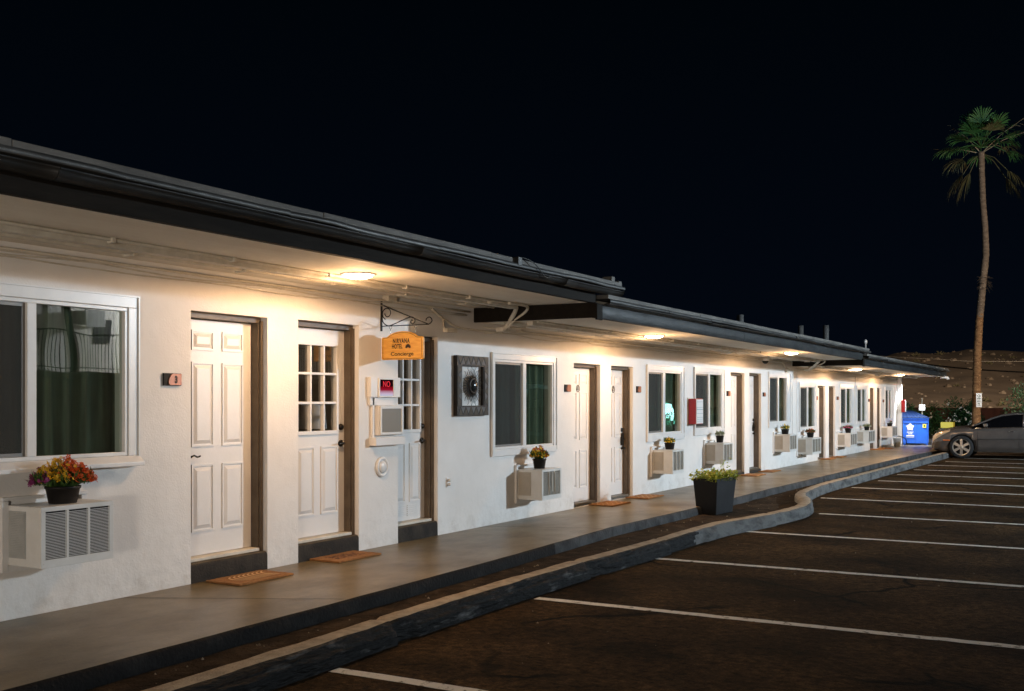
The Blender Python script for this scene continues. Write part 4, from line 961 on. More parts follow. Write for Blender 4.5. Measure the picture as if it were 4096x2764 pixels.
for i in range(1250):
    x = random.uniform(-.40,.40); y = random.uniform(-.22,.22); top = .13 + .09*noise.noise((x*5, y*5, 1)) + (.20 if x > .26 and abs(y) < .09 and random.random() < .25 else 0)
    z = H - .04 + random.random()*top
    d_ = Vector((random.gauss(0,1)+x*1.5, random.gauss(0,1)+y*2, random.gauss(.3,.6))).normalized()*random.uniform(.034,.058); p = Vector((x,y,z)); sd = d_.cross(Vector((random.random()-.5,random.random()-.5,1))).normalized()*.017
    l.face((p, p+d_*.5-sd, p+d_, p+d_*.5+sd))
for i in range(5):
    x0 = random.uniform(.2,.36); l.tube([(x0,0,H),(x0+.02,.02,H+.14),(x0+.05,random.uniform(-.05,.05),H+.24)], .003, 4)
for i in range(34):
    x = random.uniform(-.34,.34); y = random.uniform(-.18,.16); p = Vector((x,y,H+.05+.05*random.random()))
    for k in range(6):
        a = k*math.pi/3; fl.face((p, p+Vector((math.cos(a),math.sin(a),.3))*.013, p+Vector((math.cos(a+1),math.sin(a+1),.3))*.013))
l.build('foliage', LANT, pl, fix=False); fl.build('blossom', PET['orange'], pl, fix=False)

# ------------------------------------------------------------------ dumpster corner
dp = thing('dumpster', 'blue steel dumpster with dark ribbed lid at the end of the walkway', 'dumpster', (39.5, -.53, -.02), R(11))
BLUE = M('blue_steel', (.018, .13, .62), .38, col2=(.014, .10, .5), vs=3, bump=.15, bs=7, spec=.5)
q = MB(); w = .425; L = 1.25
q.prism([(-w+.02,.06),(w-.02,.06),(w,.80),(w,.935),(-w,.935),(-w,.80)], lambda u, v, d_: (d_, -u, v), L)
q.box(-.03, 0, -w-.005, w+.005, .78, .80); q.box(-.04, 0, -w-.01, w+.01, .905, .94)
for y in (-w+.02, .0, w-.02): q.box(-.018, 0, y-.015, y+.015, .09, .78)
for x, y in ((.1,-w+.06),(.1,w-.06),(L-.1,-w+.06),(L-.1,w-.06)): q.box(x-.05, x+.05, y-.04, y+.04, 0, .06)
q.build('body', BLUE, dp, bevel=.01)
q = MB(); A = [(-.05,-w-.02,.945),(-.05,w+.02,.945),(L,w-.02,1.17),(L,w-.36,1.17)]
q.face(A); q.face([(x,y,z+.02) for x,y,z in A]); 
for k in range(4): p0, p1 = A[k], A[(k+1)%4]; q.face((p0, p1, (p1[0],p1[1],p1[2]+.02), (p0[0],p0[1],p0[2]+.02)))
for k in range(7):
    t_ = (k+.5)/7; p0 = Vector(A[0]).lerp(Vector(A[1]), t_); p1 = Vector(A[3]).lerp(Vector(A[2]), t_); q.tube([p0+Vector((0,0,.025)), p1+Vector((0,0,.025))], .012, 5)
q.face((A[0],A[3],(L,-w,.935),(0,-w,.935))); q.face((A[1],A[2],(L,w,.935),(0,w,.935))); q.face((A[2],A[3],(L,-w,.935),(L,w,.935)))
q.build('lid', M('dark_blue_lid', (.012, .03, .10), .45), dp)
q = MB()
def star(c0, r0, r1, rot0=90): return [(c0[0]+(r0 if k % 2 == 0 else r1)*math.cos(R(rot0+36*k)), c0[1]+(r0 if k % 2 == 0 else r1)*math.sin(R(rot0+36*k))) for k in range(10)]
c0 = (-.18, .625); e3 = lambda dd: (lambda u, v, w_: (-.020-dd-w_, -u, v))
q.prism(star(c0, .14, .095), e3(0), .002, 0); q.prism(star(c0, .115, .065), e3(.002), .001, 1); q.prism(star(c0, .098, .050), e3(.003), .001, 0)
q.build('star_logo', [WHITEP, M('logo_red', (.45,.02,.06), .5)], dp)
text('lettering', 'REPUBLIC', .045, WHITEP, dp, (-.021, .18, .445), (R(90),0,R(-90)), .78, .001, offset=.002)
text('lettering', 'SERVICES', .030, WHITEP, dp, (-.021, .18, .39), (R(90),0,R(-90)), .8, .001, offset=.002)
q = MB(); q.box(-.022, -.019, .05, .31, .31, .345); q.box(-.022, -.019, .05, .31, .27, .285); q.build('contact_line', WHITEP, dp)
q = MB(); q.box(-.022, -.019, -.34, -.225, .605, .735); q.build('warning_label', M('yellow_label', (.72,.62,.08), .5), dp)
q = MB(); q.box(-.024, -.0225, -.32, -.25, .70, .715); q.box(-.024, -.0225, -.30, -.27, .63, .70); q.build('warning_mark', IRON, dp)
t = thing('hanging_notice', 'white notice panel with a black arched mark on a pole behind the dumpster', 'sign', (40.9, -.55, 0))
q = MB(); q.tube([(0,.02,0),(0,.02,1.62)], .02, 8); q.build('pole', FINS, t)
q = MB(); q.box(-.03, -.022, -.085, .115, 1.18, 1.385); q.build('panel', WHITEP, t)
q = MB(); q.tube([(-.032, .015-.06*math.cos(a), 1.29+.055*math.sin(a)) for a in [math.pi*k/8 for k in range(9)]], .012, 5); q.box(-.034,-.031,-.02,.05,1.27,1.29); q.build('arch_mark', IRON, t)
t = thing('wheelie_bin', 'dark bin with a yellow lid behind the dumpster', 'bin', (41.6, -1.28, -.02))
q = MB(); q.prism([(-.18,.0),(.18,.0),(.22,.55),(-.22,.55)], lambda u, v, d_: (d_, u, v), .4); q.build('body', M('dark_bin', (.02,.022,.03), .5), t, bevel=.01)
q = MB(); q.box(-.04, .44, -.20, .22, .552, .77); q.box(-.04,.44,-.22,-.12,.53,.552); q.build('lid', M('yellow_lid', (.34,.29,.03), .6), t, bevel=.01)

# ------------------------------------------------------------------ parked car (nose toward the motel)
car = thing('parked_car', 'dark grey saloon car parked nose toward the walkway', 'car', (34.9, -1.785, LOT))
PAINT = M('grey_metallic_paint', (.21, .185, .168), .25, .6, col2=(.18, .16, .146), vs=4, coat=.8)
CGLASS = M('tinted_car_glass', (.004, .004, .005), .06, 0, spec=.25); RUB = M('tyre_rubber', (.012, .012, .012), .8)
TOPZ = [(0,.50),(.03,.60),(.10,.72),(.22,.795),(.36,.86),(.66,.928),(1.02,.965),(1.2,.965),(1.5,.945),(2.5,.945),(3.6,.975),(4.2,.965),(4.5,.93),(4.6,.80),(4.62,.6)]
SHZ = [(0,.48),(.03,.57),(.10,.66),(.22,.72),(.36,.765),(.66,.825),(1.02,.87),(1.35,.885),(2.5,.93),(3.6,.945),(4.2,.93),(4.5,.88),(4.62,.58)]
WID = [(0,.50),(.04,.62),(.12,.74),(.3,.83),(.6,.87),(1.2,.895),(2.5,.905),(3.6,.89),(4.2,.83),(4.5,.74),(4.62,.6)]
BOT = [(0,.30),(.03,.26),(.12,.21),(.3,.19),(1.5,.19),(4.0,.19),(4.4,.23),(4.62,.38)]
def sec(s):
    w = interp(WID, s); zt = interp(TOPZ, s); zs = interp(SHZ, s); zb = interp(BOT, s); zm = zb + (zs-zb)*.55
    return [(0,zb),(w*.80,zb),(w*.93,zb+.02),(w*.97,zb+(zm-zb)*.5),(w,zm-.008),(w*1.004,zm),(w*.995,zm+.012),(w*.985,zs-(zs-zm)*.3),(w*.955,zs-.02),(w*.92,zs+.004),(w*.80,zs+(zt-zs)*.55),(w*.55,zs+(zt-zs)*.85),(w*.28,zt-.002),(0,zt)]
S = [0,.015,.03,.06,.1,.15,.22,.3,.36,.45,.56,.66,.8,.9,1.02,1.12,1.2,1.35,1.5,1.8,2.1,2.5,2.9,3.2,3.6,3.9,4.2,4.35,4.5,4.57,4.62]
q = MB(); rg = []
for s in S:
    p = sec(s); ring = [(x, z) for x, z in p] + [(-x, z) for x, z in p[-2:0:-1]]
    rg.append([q.P((x, -s, z)) for x, z in ring])
m_ = len(rg[0])
for i in range(len(rg)-1):
    for k in range(m_): q.idx((rg[i][k], rg[i+1][k], rg[i+1][(k+1)%m_], rg[i][(k+1)%m_]), 0, True)
q.idx(rg[0], 0); q.idx(rg[-1][::-1], 0)
body = q.build('body', PAINT, car)
cut = MB()
for s in (.875, 3.56):
    for sd in (-1, 1): cut.m = Matrix.Translation((sd*.80, -s, .335)) @ Matrix.Rotation(R(90), 4, 'Y'); cut.lathe([(.362,-.30),(.362,.30)], (0,0,0), 40)
co = cut.build('cutter', DARK)
co.data.materials.clear(); co.data.materials.append(DARK)
bm_ = body.modifiers.new('arch', 'BOOLEAN'); bm_.object = co; bm_.operation = 'DIFFERENCE'; bm_.solver = 'EXACT'
try: bm_.material_mode = 'TRANSFER'
except Exception: pass
# evaluate in one frame: cutter is in car space
co.parent = car
bpy.context.view_layer.update()
me = bpy.data.meshes.new_from_object(body.evaluated_get(bpy.context.evaluated_depsgraph_get()))
body.modifiers.clear(); body.data = me; bpy.data.objects.remove(co)
# greenhouse
GZ = [(1.16,.955),(1.72,1.22),(1.95,1.305),(2.3,1.352),(2.6,1.352),(2.95,1.32),(3.15,1.27),(3.72,.985)]
q = MB(); rg = []
GS = [1.16,1.3,1.45,1.6,1.72,1.85,1.95,2.1,2.3,2.45,2.6,2.8,2.95,3.05,3.15,3.35,3.55,3.72]
for s in GS:
    zt = interp(GZ, s); zb = interp(SHZ, s)-.01; f = max(0, min(1, (zt-zb)/.42)); wb = interp(WID, s)*.945; wt = wb - .24*f
    zs_ = zt - .045*f
    ring = [(wb,zb),(wb-.10*f,zb+(zs_-zb)*.55),(wt,zs_),(wt-.07,zt-.012*f),(wt*.5,zt),(0,zt+.006*f)]
    ring = ring + [(-x,z) for x,z in ring[-2::-1]]
    rg.append([q.P((x,-s,z)) for x,z in ring])
for i in range(len(rg)-1):
    for k in range(len(rg[0])-1):
        roof_ = 2 <= k <= 7 and 1.95 <= GS[i] < 2.95
        q.idx((rg[i][k], rg[i+1][k], rg[i+1][k+1], rg[i][k+1]), 1 if roof_ else 0, True)
gh = q.build('window_glass', [CGLASS, PAINT], car, fix=False)
# pillars, roof rails, belt trim
q = MB()
for sd in (-1, 1):
    top = [(sd*(interp(WID,s)*.945-.24*max(0,min(1,(interp(GZ,s)-interp(SHZ,s)+.01)/.42))), -s, interp(GZ,s)-.04*max(0,min(1,(interp(GZ,s)-interp(SHZ,s)+.01)/.42))) for s in GS]
    q.tube(top, .028, 8)
    q.tube([(sd*.835,-2.52,.935),(sd*.66,-2.52,1.30)], .022, 6)
q.build('pillar', PAINT, car)
q = MB()
for sd in (-1, 1): q.tube([(sd*interp(WID,s)*.955, -s, interp(SHZ,s)+.008) for s in (1.25,1.6,2.0,2.5,3.0,3.6)], .009, 6)
q.build('belt_trim', CHROME, car)
def wheel(x, y, sd):
    wh = MB(); wh.lathe([(.245,-.10),(.30,-.105),(.328,-.085),(.335,-.05),(.335,.05),(.328,.085),(.30,.105),(.245,.10),(.235,.0),(.245,-.10)], (0,0,0), 36, axis='x', cap=False); t_ = wh.build('wheel', RUB, car, (x,y,.333))
    r_ = MB(); o_ = .085*sd
    for k in range(36):
        a0, a1 = 2*math.pi*k/36, 2*math.pi*(k+1)/36
        for (ra, ha), (rb, hb) in (((.248,o_),(.226,o_*.95)),((.226,o_*.95),(.218,o_*.3))): r_.face(((ha,ra*math.cos(a0),ra*math.sin(a0)),(ha,ra*math.cos(a1),ra*math.sin(a1)),(hb,rb*math.cos(a1),rb*math.sin(a1)),(hb,rb*math.cos(a0),rb*math.sin(a0))), 0, True)
    for k in range(6):
        a = R(90+60*k); c, s_ = math.cos(a), math.sin(a); w0, w1 = .030, .040
        F_ = [(o_*1.02, c*.03-s_*w0, s_*.03+c*w0), (o_*1.02, c*.03+s_*w0, s_*.03-c*w0), (o_*.95, c*.228+s_*w1, s_*.228-c*w1), (o_*.95, c*.228-s_*w1, s_*.228+c*w1)]
        B_ = [(p[0]-.03*sd, p[1], p[2]) for p in F_]
        r_.face(F_); r_.face(B_)
        for e in range(4): r_.face((F_[e],F_[(e+1)%4],B_[(e+1)%4],B_[e]))
    r_.lathe([(.045,o_*.9),(.045,o_*1.1),(.02,o_*1.14)], (0,0,0), 16, axis='x')
    r_.build('rim', M('alloy_rim', (.55,.53,.50), .28, .9) if 'alloy_rim' not in MATS else MATS['alloy_rim'], t_)
    k_ = MB(); k_.lathe([(.14,o_*.2),(.14,o_*.28)], (0,0,0), 24, axis='x'); k_.lathe([(.23,-o_*.1),(.23,-o_*.05)], (0,0,0), 24, axis='x'); k_.build('brake_disc', DARK, t_)
for sd in (-1, 1):
    for s in (.875, 3.56): wheel(sd*.80, -s, sd)
HL = M('headlight_lens', (.62, .50, .34), .08, .25, coat=.5)
for sd in (-1, 1):
    q = MB(); rows_ = []
    for i in range(9):
        s = .06 + .50*i/8; w = interp(WID, s); zs = interp(SHZ, s); up = .02; lo_ = .15*(1-i/8)**.8+.012
        rows_.append([q.P((sd*(w*1.0+.004), -s+.006, zs-lo_)), q.P((sd*(w*.985+.006), -s+.006, zs-lo_*.35)), q.P((sd*(w*.93+.004), -s+.004, zs+.012)), q.P((sd*(w*.86), -s+.004, zs+.03))])
    for i in range(8):
        for k in range(3): q.idx((rows_[i][k], rows_[i+1][k], rows_[i+1][k+1], rows_[i][k+1]), 0, True)
    q.build('headlight', HL, car, fix=False)
    q = MB(); q.box(sd*.845, sd*.872, -.56, -.37, .515, .545); o_ = q.build('side_marker', M('amber_lens', (.75,.16,.03), .25) if 'amber_lens' not in MATS else MATS['amber_lens'], car, bevel=.006)
    q = MB(); q.box(sd*.80, sd*1.0, -1.60, -1.47, .93, 1.04); q.build('mirror', PAINT, car, bevel=.03)
    q = MB()
    for s in (2.14, 3.05): q.tube(smoothpath([(sd*.893,-s,.80),(sd*.915,-s-.05,.803),(sd*.915,-s-.12,.803),(sd*.893,-s-.17,.80)], .03), .012, 8)
    q.build('door_handle', CHROME, car)
    q = MB()
    for s in (1.32, 2.42, 3.45): q.tube([(sd*(interp(WID,s)*f_+.0012), -s, z) for f_, z in ((.965,.28),(1.0,.54),(1.0,.60),(.985,.78),(.96,.88))], .004, 4)
    q.tube([(sd*(interp(WID,s)*1.003), -s, interp(BOT,s)+(interp(SHZ,s)-interp(BOT,s))*.55) for s in (1.28,1.6,2.0,2.5,3.0,3.18)], .007, 5)
    q.build('panel_gap', DARK, car)
q = MB(); q.box(-.42,.42,-.03,.012,.50,.60); q.box(-.5,.5,-.05,.0,.27,.36); q.build('grille', DARK, car, bevel=.01)
q = MB(); q.box(-.45,.45,-4.66,-4.60,.30,.45); q.box(-.78,-.45,-4.57,-4.52,.70,.86); q.box(.45,.78,-4.57,-4.52,.70,.86); q.build('rear_bumper', PAINT, car, bevel=.02)

# ------------------------------------------------------------------ palm
random.seed(21)
palm = thing('palm_tree', 'tall slim fan palm with a long bare trunk behind the parked car', 'palm tree', (49.8, -1.35, -.17))
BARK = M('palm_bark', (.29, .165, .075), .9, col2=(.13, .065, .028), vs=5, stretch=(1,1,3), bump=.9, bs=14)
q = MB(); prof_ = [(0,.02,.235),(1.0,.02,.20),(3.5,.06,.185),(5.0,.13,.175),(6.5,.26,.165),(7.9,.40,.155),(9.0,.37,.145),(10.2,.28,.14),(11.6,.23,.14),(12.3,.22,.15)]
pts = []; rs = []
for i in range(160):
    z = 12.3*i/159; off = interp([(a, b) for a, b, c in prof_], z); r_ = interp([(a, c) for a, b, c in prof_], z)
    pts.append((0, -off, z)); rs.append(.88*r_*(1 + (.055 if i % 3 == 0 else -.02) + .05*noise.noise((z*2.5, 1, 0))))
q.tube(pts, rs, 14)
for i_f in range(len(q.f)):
    if sum(q.v[k_].z for k_ in q.f[i_f])/len(q.f[i_f]) > 5.3 + .3*noise.noise((i_f*.37, 0, 0)): q.mi[i_f] = 1  # warm lamplight put into the bark colour: orange below, grey above
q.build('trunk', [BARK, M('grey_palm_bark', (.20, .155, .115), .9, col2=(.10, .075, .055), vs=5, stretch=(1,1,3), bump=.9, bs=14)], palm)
FR = [M('palm_frond', (.032,.12,.032), .5, col2=(.07,.19,.06), vs=3), M('palm_frond_dull', (.07,.075,.028), .6, col2=(.11,.10,.045), vs=3)]
cr = Vector((0,-.22,12.25)); fro = MB(); dead = MB()
def fan(b, base, d_, pet, L, nb, spread, droop, mi):
    d_ = d_.normalized(); side = d_.cross(Vector((0,0,1)));
    if side.length < .05: side = Vector((1,0,0))
    side.normalize(); upv = side.cross(d_).normalized(); hub = base + d_*pet + Vector((0,0,-droop*pet*.25))
    b.tube([base, base+d_*pet*.5+Vector((0,0,.04)), hub], .016, 4, mi, False)
    for k in range(nb):
        a = spread*(k/(nb-1)-.5)*2 + random.gauss(0,.03); l_ = L*(1-.28*abs(a/spread))*random.uniform(.88,1.06)
        dv = (d_*math.cos(a) + side*math.sin(a) + upv*random.gauss(0,.07)).normalized(); wv = (side*math.cos(a)-d_*math.sin(a)).normalized()*.022
        p1 = hub+dv*l_*.55+Vector((0,0,-droop*l_*.10)); p2 = hub+dv*l_*.85+Vector((0,0,-droop*l_*.34)); p3 = hub+dv*l_*.98+Vector((0,0,-droop*l_*.62))
        b.face((hub, p1-wv, p1+wv), mi); b.face((p1-wv, p2-wv*.7, p2+wv*.7, p1+wv), mi); b.face((p2-wv*.7, p3, p2+wv*.7), mi)
for i in range(25):
    a = i*2.39996; el = R(78 - 82*(i/24)**.95); d_ = Vector((math.cos(a)*math.cos(el), math.sin(a)*math.cos(el), math.sin(el)))
    fan(fro, cr+Vector((0,0,.25)), d_, random.uniform(.8,1.15), random.uniform(.85,1.05), 26, 1.2, .12+.8*(i/24), 0 if i % 6 or i == 0 else 1)
for a, el, ln in ((96,-40,.95),(84,-52,.75),(-92,-28,1.15),(-80,-40,1.25)):
    d_ = Vector((math.cos(R(a))*math.cos(R(el)), math.sin(R(a))*math.cos(R(el)), math.sin(R(el)))); fan(fro, cr, d_, ln, .95, 30, 1.4, 1.0, 1)
fro.build('crown', FR, palm, fix=False)
st = MB()
for dy, dz, ln in ((1.15,1.25,1.0),(-1.5,1.25,1.05),(-1.55,.72,1.05),(1.7,.35,1.0)):
    e = Vector((.3, dy, dz))*ln; st.tube([cr, cr+e*.5+Vector((0,0,.12)), cr+e*1.15], [.02,.014,.005], 5)
    for k in range(5): t_ = .7+.09*k; p = cr+e*t_+Vector((0,0,.06)); st.tube([p, p+Vector((random.gauss(0,.1), dy*.16, random.gauss(-.02,.08)))], .004, 4)
st.build('flower_stalk', M('dry_stalk', (.32,.27,.18), .8), palm)
q = MB()
for i in range(60):
    a = random.uniform(0,6.28); z = 6.75+random.uniform(-.25,.25); p = Vector((.15*math.cos(a), -.33+.15*math.sin(a), z)); d_ = Vector((math.cos(a), math.sin(a), random.uniform(-1.6,.2)))*random.uniform(.1,.26); w_ = Vector((0,0,.02)); q.face((p-w_, p+d_*.6-w_*.5, p+d_, p+w_))
q.build('dead_frond', M('dead_frond', (.03,.022,.015), .9), palm, fix=False)
t = thing('parking_sign', 'white reserved parking sign fixed to the palm trunk', 'sign', (49.3, -1.53, 1.25))
q = MB(); q.box(0, .02, -.115, .115, 0, .60); q.build('panel', WHITEP, t, bevel=.02)
q = MB(); q.tube([(-.003, .05*math.cos(a), .48+.05*math.sin(a)) for a in [math.pi*k/6 for k in range(13)]], .012, 5); q.box(-.004,-.001,-.07,.07,.36,.39); q.box(-.004,-.001,-.055,.055,.29,.315); q.box(-.004,-.001,-.07,.07,.22,.245); q.box(-.004,-.001,-.05,.05,.15,.175); q.box(-.004,-.001,-.06,.06,.08,.105); q.build('printed_mark', M('green_print', (.04,.12,.09), .6), t)

# ------------------------------------------------------------------ planting and the far side
def bush(name, label, loc, rx, ry, h, n, leaf, mats, cat='bush', flowers=0, trunk=True, group=None, lobes=9):
    t = thing(name, label, cat, loc, 0, group)
    L = []
    for i in range(lobes): L.append((Vector((random.uniform(-.6,.6)*rx, random.uniform(-.6,.6)*ry, h*random.uniform(.30,.72))), random.uniform(.32,.55)))
    b = MB(); fl = MB()
    for i in range(n):
        c, f = random.choice(L); d_ = Vector((random.gauss(0,1), random.gauss(0,1), random.gauss(0,1))).normalized()*random.uniform(.45,1.0)
        p = c + Vector((d_.x*rx*f, d_.y*ry*f, d_.z*h*f*.75)); p.z = max(.02, p.z)
        v = (d_*.6+Vector((random.gauss(0,.5), random.gauss(0,.5), random.gauss(.3,.5)))).normalized()*leaf*random.uniform(.7,1.3); s_ = v.cross(Vector((random.gauss(0,1),random.gauss(0,1),random.gauss(0,1)))).normalized()*leaf*.2
        b.face((p, p+v*.5-s_, p+v, p+v*.5+s_), i % len(mats))
    if trunk:
        q = MB()
        for c, f in L[:5]: q.tube([(c.x*.1,c.y*.1,0), (c.x*.5,c.y*.5,c.z*.5), tuple(c)], [.035,.022,.01], 5)
        q.build('trunk', BARK, t)
    b.build('crown', mats, t, fix=False)
    for i in range(flowers):
        c, f = random.choice(L); d_ = Vector((-abs(random.gauss(0,1))-.3, random.gauss(0,1), random.gauss(0,.8))).normalized(); p = c + Vector((d_.x*rx*f, d_.y*ry*f, d_.z*h*f*.75))
        for k in range(4):
            o_ = p + Vector((random.gauss(0,.03), random.gauss(0,.035), random.gauss(0,.03)))
            fl.face([o_+Vector((random.gauss(0,.012)-.01, .034*math.cos(a), .027*math.sin(a))) for a in (0,1.26,2.51,3.77,5.03)])
    if flowers: fl.build('blossom', PET['white'], t, fix=False)
    return t
DK = [M('oleander_leaf', (.026,.080,.030), .75, col2=(.04,.105,.038), vs=4, spec=.15), M('oleander_leaf_dark', (.02,.055,.022), .75, spec=.15)]
bush('oleander_bush', 'dark oleander with white blossoms right beside the palm trunk', (55.6,-.25,-.17), .95, 1.05, 1.75, 5200, .12, DK, flowers=60, group='flowering oleanders by the far wall')
bush('oleander_bush', 'dark oleander with white blossoms just past the dumpster', (53.5,1.3,-.17), .9, 1.05, 1.5, 4600, .12, DK, flowers=34, group='flowering oleanders by the far wall')
bush('oleander_bush', 'dark leafy shrub without blossoms behind the dumpster', (50.5,2.0,-.17), 1.0, 1.1, 1.75, 3600, .12, DK)
bush('dry_shrub', 'sparse shrub rising beside the end of the motel wall', (47.5,1.75,-.17), .5, .6, 2.35, 700, .12, DK, lobes=12)
GT = [M('olive_tree_leaf', (.06,.15,.06), .5, col2=(.10,.21,.10), vs=4), M('olive_tree_leaf_pale', (.12,.22,.12), .5)]
bush('green_tree', 'bright green bushy tree beyond the roof of the car', (52.6,-4.0,-.17), 1.35, 1.75, 2.75, 5200, .13, GT, 'tree', flowers=0, lobes=14)
bush('low_shrub', 'small pale flowered shrub at the foot of the green tree', (54.5,-2.35,-.17), .4, .5, 1.35, 500, .09, DK, flowers=8)
q = MB(); q.m = Matrix.Translation((66.2,-.5,-.2)) @ Matrix.Rotation(R(-30),4,'Z')
q.box(-.12,.12,-32,32,0,1.27); q.box(-.16,.16,-32,32,1.27,1.32)
tag(q.build('boundary_wall', M('red_brown_block', (.12,.045,.03), .9, col2=(.08,.03,.022), vs=3, bump=.4, bs=12)), 'low red brown block wall at the foot of the hill', 'wall')
# hill
th = R(29.4917); fx = Vector((math.cos(th), math.sin(th), 0)); rt = Vector((math.sin(th), -math.cos(th), 0)); cp = Vector((0,-6.7227,0))
RG = [(-95,4.0),(-60,4.6),(25,3.2),(40,6.2),(47.3,7.2),(49.4,7.95),(51,8.3),(54,8.15),(57,8.15),(59.5,8.6),(61.3,8.3),(63.6,8.1),(66.7,7.8),(75,8.8),(90,7.5),(130,6.5)]
def hz(u, d):
    t = max(0, min(1, (d-74)/66)); t = t*t*(3-2*t)*.45 + t*.55
    uu = u*140/max(d, 60)
    r_ = interp(RG, uu)
    h = r_*t*(1 if d < 140 else max(.75, 1-(d-140)/200))
    return h + (1.0*noise.fractal((u*.055, d*.055, 3), 1.0, 2.0, 5) + .35*noise.noise((u*.4, d*.3, 1)))*min(1, t*2.5)*.55 - .2
q = MB(); NU, ND = 240, 90; gr = []
for i in range(NU+1):
    u = -95 + 225*i/NU
    gr.append([q.P(cp + fx*d + rt*u + Vector((0,0,hz(u,d)))) for d in [70+ (140-70)*k/70 if k <= 70 else 140+(k-70)*5 for k in range(ND+1)]])
for i in range(NU):
    for k in range(ND): q.idx((gr[i][k], gr[i+1][k], gr[i+1][k+1], gr[i][k+1]), 0, True)
HILL = M('stony_hillside', (.115, .085, .058), .95, col2=(.205, .155, .11), vs=.32, v0=.3, v1=.72, bump=.6, bs=2.2, detail=10)
tag(q.build('hill', HILL, fix=False), kind='structure')
q = MB()
for i in range(1100):
    u = random.uniform(5,95); d = random.uniform(78,138); s_ = random.choice((.07,.09,.12,.16,.22,.34))*random.uniform(.6,1.2); p = cp+fx*d+rt*u+Vector((0,0,hz(u,d)+s_*.1)); ring = []
    n_ = 6
    lv = [[q.P(p+Vector((s_*rr*math.cos(6.283*k/n_+j)*random.uniform(.8,1.25), s_*rr*math.sin(6.283*k/n_+j)*random.uniform(.8,1.25), s_*zz*random.uniform(.8,1.2)))) for k in range(n_)] for j, (rr, zz) in enumerate(((1,-.4),(1,.15),(.55,.55)))]
    mi = random.choice((0,0,1))
    for a, b_ in zip(lv, lv[1:]):
        for k in range(n_): q.idx((a[k], a[(k+1)%n_], b_[(k+1)%n_], b_[k]), mi)
    q.idx(lv[-1], mi)
tag(q.build('hillside_boulders', [M('pale_boulder', (.20,.16,.12), .9, col2=(.15,.115,.085), vs=2), M('dark_boulder', (.14,.105,.072), .9)], fix=False), 'pale and dark boulders scattered over the hillside', 'boulders', kind='stuff')
q = MB()
for i in range(150):
    u = random.uniform(5,95); d = random.uniform(76,138); s_ = random.uniform(.2,.6); p = cp+fx*d+rt*u+Vector((0,0,hz(u,d)))
    for k in range(26):
        v = Vector((random.gauss(0,1),random.gauss(0,1),abs(random.gauss(0,.8)))).normalized()*s_; w_ = v.cross(Vector((random.random(),random.random(),random.random()))).normalized()*s_*.14; q.face((p+v*.3-w_, p+v, p+v*.3+w_))
tag(q.build('hillside_scrub', M('desert_scrub', (.12,.11,.055), .9, col2=(.09,.08,.04), vs=2), fix=False), 'low dry desert scrub dotted over the hillside', 'scrub', kind='stuff')
q = MB(); q.tube(smoothpath([(60,9,4.6),(63.8,2.3,3.5),(66.3,-2.06,3.12),(70,-8,2.95),(78,-22,3.3)], 1), .042, 6)
tag(q.build('overhead_cable', M('black_cable', (.002,.002,.002), .9, spec=0)), 'dark overhead cable sagging in front of the hill', 'cable')
q = MB(); q.tube(smoothpath([(60,9,4.3),(63.8,2.3,3.85),(66.3,-2.06,3.72),(78,-22,3.9)], 1), .007, 5)
tag(q.build('overhead_cable', FINS), 'thin pale overhead wire above the dark cable', 'cable')

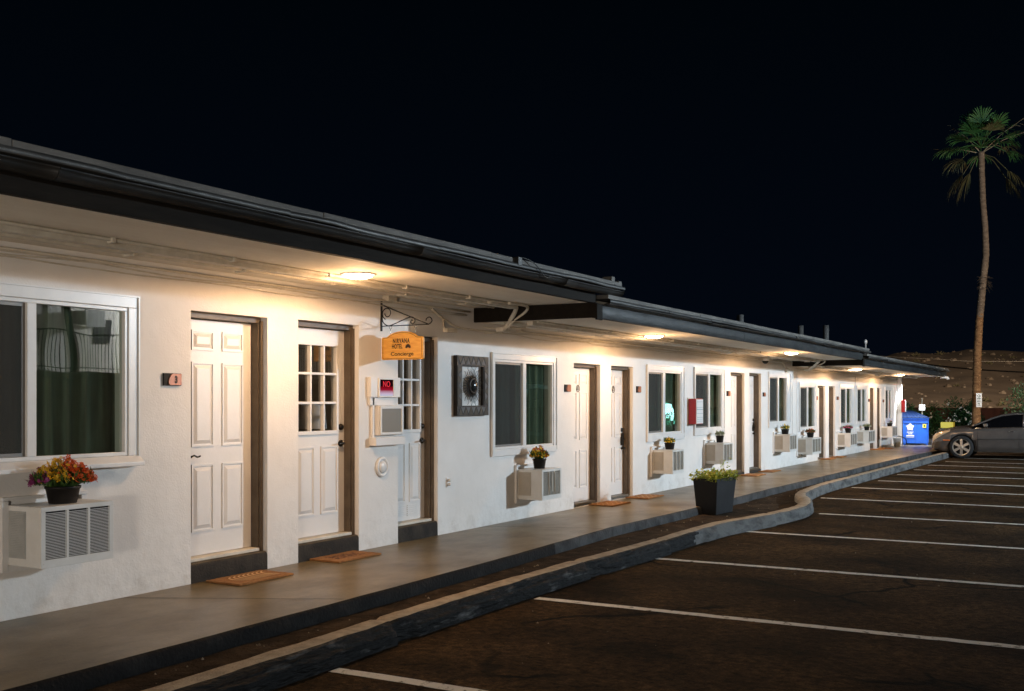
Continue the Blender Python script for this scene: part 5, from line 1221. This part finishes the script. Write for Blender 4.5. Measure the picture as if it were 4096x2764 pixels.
# ------------------------------------------------------------------ the building across the car park (seen in the window reflections)
op = thing('balcony_building', 'two storey pale motel block with an iron balcony, mirrored in the nearest window', 'building', (0,0,0))
OPW = M('opposite_stucco', (.62,.60,.55), .7, col2=(.54,.51,.46), vs=1)
q = MB(); q.box(-6, 48, -22, -19.6, -.17, 5.6); q.build('wall', OPW, op)
q = MB(); q.box(-6, 48, -19.6, -17.95, 2.12, 2.32); q.build('balcony', OPW, op)
q = MB(); q.box(-6, 48, -22, -17.8, 5.3, 5.55); q.build('roof', SOFFIT, op)
q = MB(); q.box(-6, 48, -18.03, -17.99, 3.36, 3.40); q.box(-6, 48, -18.03, -17.99, 2.42, 2.45); x = -6
while x < 48: q.tube([(x,-18.01,2.32),(x,-18.01,3.38)], .011, 5); x += .115
x = -6
x = -6.4
while x < 48: q.box(x-.05, x+.05, -18.06, -17.96, 2.32, 5.3); x += 3.7
q.build('railing', IRON, op)
for x in (6.0, 13.0, 19.9, 26.9, 33.9):
    q = MB(); q.box(x, x+.78, -19.6, -19.55, 2.32, 4.25); q.build('door', DOORW, op)
    q = MB(); q.box(x+.79, x+.92, -19.6, -19.50, 2.32, 4.30); q.box(x-.06, x+.79, -19.6, -19.50, 4.26, 4.34); q.build('door_frame', JAMB, op)
    q = MB(); q.box(x+1.62, x+2.25, -19.6, -19.57, 3.25, 3.98); q.build('window', DARK, op)
    q = MB(); q.box(x+1.02, x+1.60, -19.6, -19.10, 3.76, 4.14); q.box(x+.98, x+1.64, -19.11, -19.08, 3.72, 4.17); q.build('air_conditioner_case', ACW, op, bevel=.01)
q = MB(); q.box(23.85, 24.15, -17.8, -17.55, 4.95, 5.2); q.build('floodlight_housing', TRIM, op)

t = thing('lit_palm', 'low leaning palm wrapped in cyan white lights, mirrored in the window by the red cabinet', 'palm tree', (58, -15.5, -.17))
q = MB(); q.tube([(0,0,0),(-.35,.1,.6),(-.95,.2,1.6)], [.19,.16,.13], 10); q.build('trunk', BARK, t)
q = MB()
for k in range(26):
    z = .1 + 1.45*k/26; cx = -.58*z; q.tube([(cx+.20*math.cos(a), .12*z+.20*math.sin(a), z+.02*a/6.28) for a in [6.283*j/10 for j in range(11)]], .022, 4)
q.build('light_string', EM('string_light', (.45, 1, 1), 7), t)
q = MB()
for i in range(900):
    p = Vector((-2.6+random.gauss(0,.6), random.gauss(0,.5), .3+abs(random.gauss(0,.5)))); d_ = Vector((random.gauss(0,1),random.gauss(0,1),random.gauss(.4,.6))).normalized()*.22; w_ = d_.cross(Vector((0,0,1))).normalized()*.04
    q.face((p, p+d_*.5-w_, p+d_, p+d_*.5+w_))
q.build('crown', GT, t, fix=False)
lamp('uplight_lamp', 'SPOT', (56.6, -13.6, .2), 2600, (.2, .9, 1), .1, (55.4, -15.5, .5), 80, .5)
